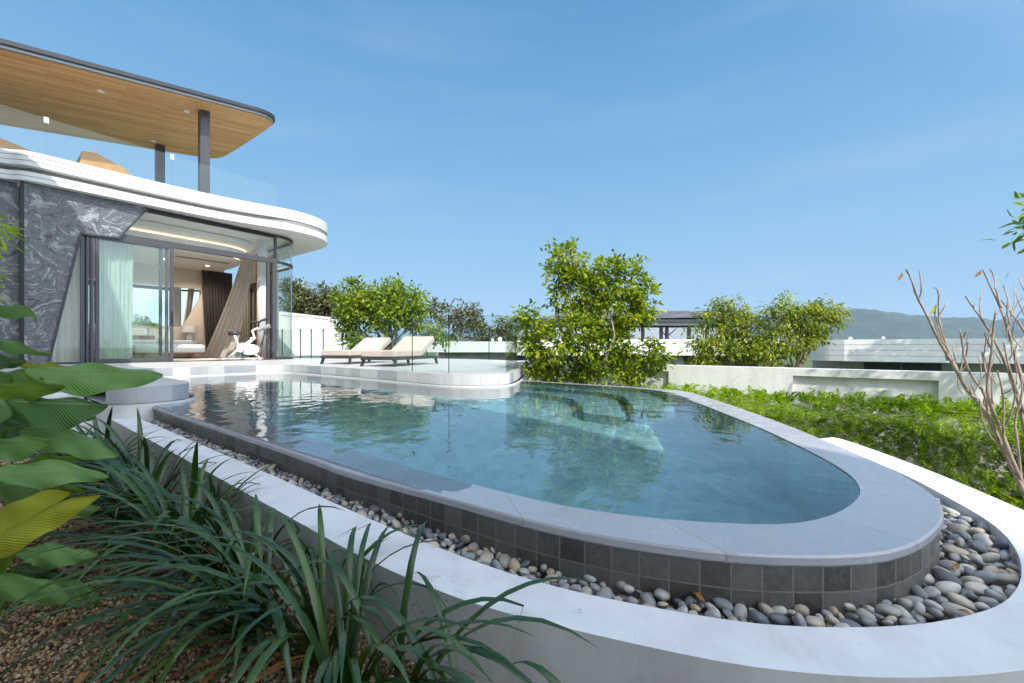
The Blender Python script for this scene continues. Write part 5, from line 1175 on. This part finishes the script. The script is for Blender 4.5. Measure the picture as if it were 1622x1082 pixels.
for u, v, n, Lm, lab in clumps:
    b = W(u, v, GZ); t = thing('strap_leaf_plant', 'dark green strap leaved clump ' + lab, 'plant', b, 0, 'strap leaved plants along the planter wall')
    n = int(n * 1.15); az = RNG.uniform(0, 2 * np.pi, n); wall = D2; toward = np.cos(az) * wall.x + np.sin(az) * wall.y
    lean = math.atan2(-D2.y - .25, -D2.x - .55); k = RNG.uniform(0, 1, n) < .55; az = np.where(k, lean + RNG.normal(0, .75, n), az)
    if u > -1.05: az = np.where(RNG.uniform(0, 1, n) < .65, -A, math.pi - A) + RNG.normal(-.12, .45, n)
    toward = np.cos(az) * wall.x + np.sin(az) * wall.y
    el = RNG.uniform(.75, 1.5, n); el = np.where(toward > .2, np.maximum(el, 1.25), el); L = Lm * RNG.uniform(.65, 1.3, n); L = np.where(toward > .2, L * .78, L)
    if u > -1.05: el = RNG.uniform(1.12, 1.45, n); L = RNG.uniform(.45, .70, n) * (.72 if u > -.5 else 1)
    bs_ = np.array(b) + np.stack([np.cos(az), np.sin(az), np.zeros(n)], 1) * RNG.uniform(0, .07, n)[:, None]
    V, T = blades(bs_, az, el, L, RNG.uniform(.017, .028, n) * (.88 if u > -1.6 else 1.05), RNG.uniform(.9, 2.3, n) if u < -1.9 else RNG.uniform(1.5, 2.8, n)); np_mesh('blades', V, T, M['strap'], t, smooth=True)
    n2 = 3; az = RNG.uniform(0, 6.28, n2); V, T = blades(np.array([b] * n2), lean + RNG.normal(0, .5, n2), RNG.uniform(.3, .7, n2), Lm * RNG.uniform(.5, .9, n2), np.full(n2, .015), RNG.uniform(1, 2, n2)); np_mesh('dry_blades', V, T, M['fallen'], t, smooth=True)

# big leaved plants on the left
M['canna'] = m_leaf('broad_leaf_green', [(0.0, (.12, .25, .065)), (.5, (.20, .37, .11)), (1.0, (.28, .46, .15))], .42, .4, .5, None, True)
M['canna_light'] = m_leaf('broad_leaf_light_green', [(0.0, (.13, .25, .02)), (1.0, (.22, .35, .03))], .5, .4, .5, None, True)
M['canna_yellow'] = m_leaf('broad_leaf_yellow', [(0.0, (.42, .44, .03)), (.5, (.50, .50, .04)), (1.0, (.55, .50, .05))], .45, .42, .5, ((.62, .38, .04), 5.0, .56), True)
M['canna_dark'] = m_leaf('broad_leaf_dark_green', [(0.0, (.045, .12, .022)), (1.0, (.08, .18, .035))], .34, .36, .5, None, True)
def canna(parent, name, pts, wu, wd, Y0, Y1, mat, lab=None, cup=.10, wave=1.0, tipbend=0.0, stem=None):
    """pts: midrib in photograph pixels, base to tip; wu / wd: half widths above / below the midrib in pixels"""
    mid = resample(chaikin([tuple(map(float, p)) for p in pts], 2), 22); P = []; UV = []; ph = RNG.uniform(0, 6); nx = 9
    for i, (x, y) in enumerate(mid):
        t = i / 21; Y = Y0 + (Y1 - Y0) * t; a = mid[max(i - 1, 0)]; b = mid[min(i + 1, 21)]; tx, ty = b[0] - a[0], b[1] - a[1]; L = math.hypot(tx, ty) + 1e-6; n_ = (ty / L, -tx / L)
        if n_[1] > 0: n_ = (-n_[0], -n_[1])
        n_ = (n_[0] * .55, n_[1])
        prof = (math.sin(math.pi * min(1, (t * .97 + .015)) ** .82)) ** .75; row = []; ur = []
        for j in range(nx):
            q = j / (nx - 1) * 2 - 1; w = (wd if q < 0 else wu) * prof * abs(q); sg = 1 if q > 0 else -1
            rip = wave * 3.4 * math.sin(t * 13 + ph + (2 if q > 0 else 0)) * abs(q) ** 2
            dep = (-.55 if q < 0 else .35) * abs(q) * prof * (wd if q < 0 else wu) / F * Y + cup * (abs(q) ** 2) * prof * .15 + .008 * math.sin(t * 14 + q * 3 + ph) * abs(q)
            row.append(DP(x + n_[0] * w * sg, y + n_[1] * w * sg - rip * prof - 2.0 * (1 - abs(q)) * 0, Y + dep)); ur.append((t, .5 + q * .5))
        P.append(row); UV.append(ur)
    c = MB(); c.grid(P, UV); o = c.build(name, M[mat], parent, smooth=True)
    sb = o.modifiers.new('smooth', 'SUBSURF'); sb.levels = 1; sb.render_levels = 1
    if lab: o['label'] = lab
    return o
cl1 = thing('broad_leaf_plant', 'large plant with broad ribbed green leaves filling the left edge, upper leaves over the steps', 'plant', (-2.35, 1.75, GZ))
cl2 = thing('broad_leaf_plant', 'low broad leaved plant with one bright yellow leaf at the left edge above the gravel', 'plant', (-1.75, 1.3, GZ))
for pts, wu, wd, y0, y1, mt, par in [
    ([(-60, 496), (0, 490), (40, 490), (60, 502), (56, 522)], 7, 14, 1.95, 1.8, 'canna', cl1),
    ([(-50, 533), (0, 543), (40, 556), (82, 561)], 9, 10, 2.0, 1.85, 'canna', cl1),
    ([(-60, 577), (-10, 574), (42, 572)], 14, 16, 1.75, 1.65, 'canna_dark', cl1),
    ([(-30, 606), (20, 598), (70, 600)], 14, 14, 1.85, 1.75, 'canna', cl1),
    ([(30, 579), (60, 580), (107, 580)], 5, 6, 1.95, 1.9, 'canna_yellow', cl1),
    ([(40, 588), (90, 592), (180, 592), (258, 594)], 15, 33, 1.75, 1.95, 'canna', cl1),
    ([(-40, 622), (20, 617), (60, 614), (104, 611)], 13, 24, 1.6, 1.6, 'canna_light', cl1),
    ([(8, 634), (60, 636), (110, 638), (171, 641)], 8, 45, 1.55, 1.7, 'canna_dark', cl1),
    ([(-60, 640), (-10, 640), (20, 655)], 20, 40, 1.6, 1.5, 'canna', cl1),
    ([(60, 668), (110, 663), (152, 660)], 8, 12, 1.85, 1.85, 'canna_light', cl1),
    ([(30, 682), (90, 682), (140, 700), (187, 722)], 12, 34, 1.6, 1.75, 'canna', cl1),
    ([(-40, 712), (10, 706), (50, 702), (82, 697)], 14, 26, 1.5, 1.5, 'canna', cl1),
    ([(-20, 690), (20, 676), (60, 670)], 14, 26, 1.75, 1.8, 'canna_dark', cl1), ([(-30, 655), (10, 665), (50, 672)], 12, 16, 1.85, 1.85, 'canna_dark', cl1),
    ([(-20, 752), (50, 746), (110, 745), (172, 755)], 16, 26, 1.42, 1.6, 'canna', cl1),
    ([(30, 738), (80, 728), (130, 728)], 9, 12, 1.75, 1.75, 'canna_light', cl1),
    ([(60, 765), (100, 770), (139, 779)], 6, 9, 1.7, 1.75, 'canna_light', cl1),
    ([(-30, 775), (40, 775), (95, 790)], 12, 22, 1.6, 1.6, 'canna', cl1),
    ([(40, 822), (95, 808), (160, 803)], 8, 20, 1.55, 1.6, 'canna', cl2),
    ([(26, 878), (60, 876), (110, 880), (156, 877)], 16, 22, 1.4, 1.5, 'canna', cl2),
    ([(10, 905), (50, 903), (106, 912)], 10, 16, 1.45, 1.5, 'canna_dark', cl2),
    ([(-20, 900), (5, 880), (24, 868)], 16, 26, 1.35, 1.35, 'canna_light', cl2),
    ([(80, 928), (120, 925), (150, 940), (162, 966)], 10, 26, 1.4, 1.38, 'canna', cl2),
    ([(-30, 922), (30, 928), (90, 935), (129, 960)], 18, 28, 1.3, 1.3, 'canna', cl2)]:
    canna(par, 'leaf', pts, wu, wd, y0, y1, mt)
canna(cl2, 'leaf', [(-30, 868), (20, 838), (80, 800), (112, 783)], 40, 6, 1.32, 1.4, 'canna_yellow', 'bright lime yellow half of the turning leaf')
canna(cl2, 'leaf', [(-40, 880), (20, 842), (90, 800), (158, 784)], 6, 36, 1.28, 1.38, 'canna_yellow', 'bright yellow leaf with orange tip')
for par, lst in ((cl1, [((-2.35, 1.75, GZ), DP(-40, 560, 1.85)), ((-2.3, 1.7, GZ), DP(20, 600, 1.8)), ((-2.28, 1.7, GZ), DP(10, 680, 1.65)), ((-2.2, 1.65, GZ), DP(-10, 750, 1.5))]), (cl2, [((-1.75, 1.3, GZ), DP(-20, 880, 1.32)), ((-1.72, 1.32, GZ), DP(20, 900, 1.4))])):
    for a, b in lst:
        c = MB(); limb(c, a, b, .014, .007, .06, 6); c.build('stem', M['canna_light'], par, smooth=True)

# fallen leaves
def fallen(name, x, y, z, L, lab, mat='fallen', a=None):
    a = RNG.uniform(0, 6.28) if a is None else a; p = np.array([[x, y, z]]); V, T = leaf_mesh(p, np.array([[math.cos(a), math.sin(a), .12]]), np.array([[.15, .1, 1.0]]), np.array([L]), np.array([L * .5]), .35, .15)
    o = np_mesh(name, V, T, M[mat], None, origin=(x, y, z)); tag(o, lab, 'leaf', 'fallen leaves'); return o
for px, py, L, lab in ((110, 985, .05, 'rust brown fallen leaf on the gravel below the broad leaves'), (150, 1065, .07, 'tan fallen leaf on the gravel at the bottom of the photo'), (35, 960, .03, 'small orange fallen leaf on the gravel near the left edge'), (70, 990, .03, 'green torn leaf scrap lying on the gravel'), (150, 860, .06, 'dark brown curled leaf on the gravel by the grass clumps'), (215, 850, .07, 'dark red brown leaf at the foot of the grass clumps'), (120, 848, .05, 'greenish fallen leaf on the gravel between the broad leaves')):
    q = G(px, py, GZ + .014); fallen('fallen_leaf', *q, L, lab)
for px, py, L, lab in ((735, 875, .045, 'orange fallen leaf leaning on pebbles at the middle of the bed'), (1095, 938, .05, 'rust brown leaf on the pebbles below the tiled wall'), (1510, 892, .045, 'orange brown leaf among the pebbles at the right turn of the bed'), (1515, 965, .04, 'dark brown leaf half buried in pebbles near the right rim'), (262, 667, .08, 'red orange leaf at the far left end of the pebble bed'), (300, 690, .06, 'yellow leaf on the pebbles near the far left end'), (1600, 880, .04, 'small brown leaf against the right rim')):
    q = G(px, py, -.318); fallen('fallen_leaf', *q, L, lab)
q0, q1 = G(85, 1055, GZ + .02), G(180, 955, GZ + .02); c = MB(); limb(c, q0, q1, .0022, .0012, .03, 8); tag(c.build('dry_twig', M['palebark'], smooth=True, origin=q0), 'long thin dry twig lying on the brown gravel', 'twig')

# air
hzm = bpy.data.materials.new('air_haze'); hzm.use_nodes = True; nt = hzm.node_tree; nt.nodes.clear(); ho = nt.nodes.new('ShaderNodeOutputMaterial'); hv_ = nt.nodes.new('ShaderNodeVolumePrincipled')
hv_.inputs['Color'].default_value = (.55, .75, 1.0, 1); hv_.inputs['Density'].default_value = .00013; hv_.inputs['Anisotropy'].default_value = .0; nt.links.new(hv_.outputs[0], ho.inputs['Volume'])
c = MB(); c.box(-3400, 3400, -3100, 3300, -20, 330); tag(c.build('haze', hzm), kind='stuff')
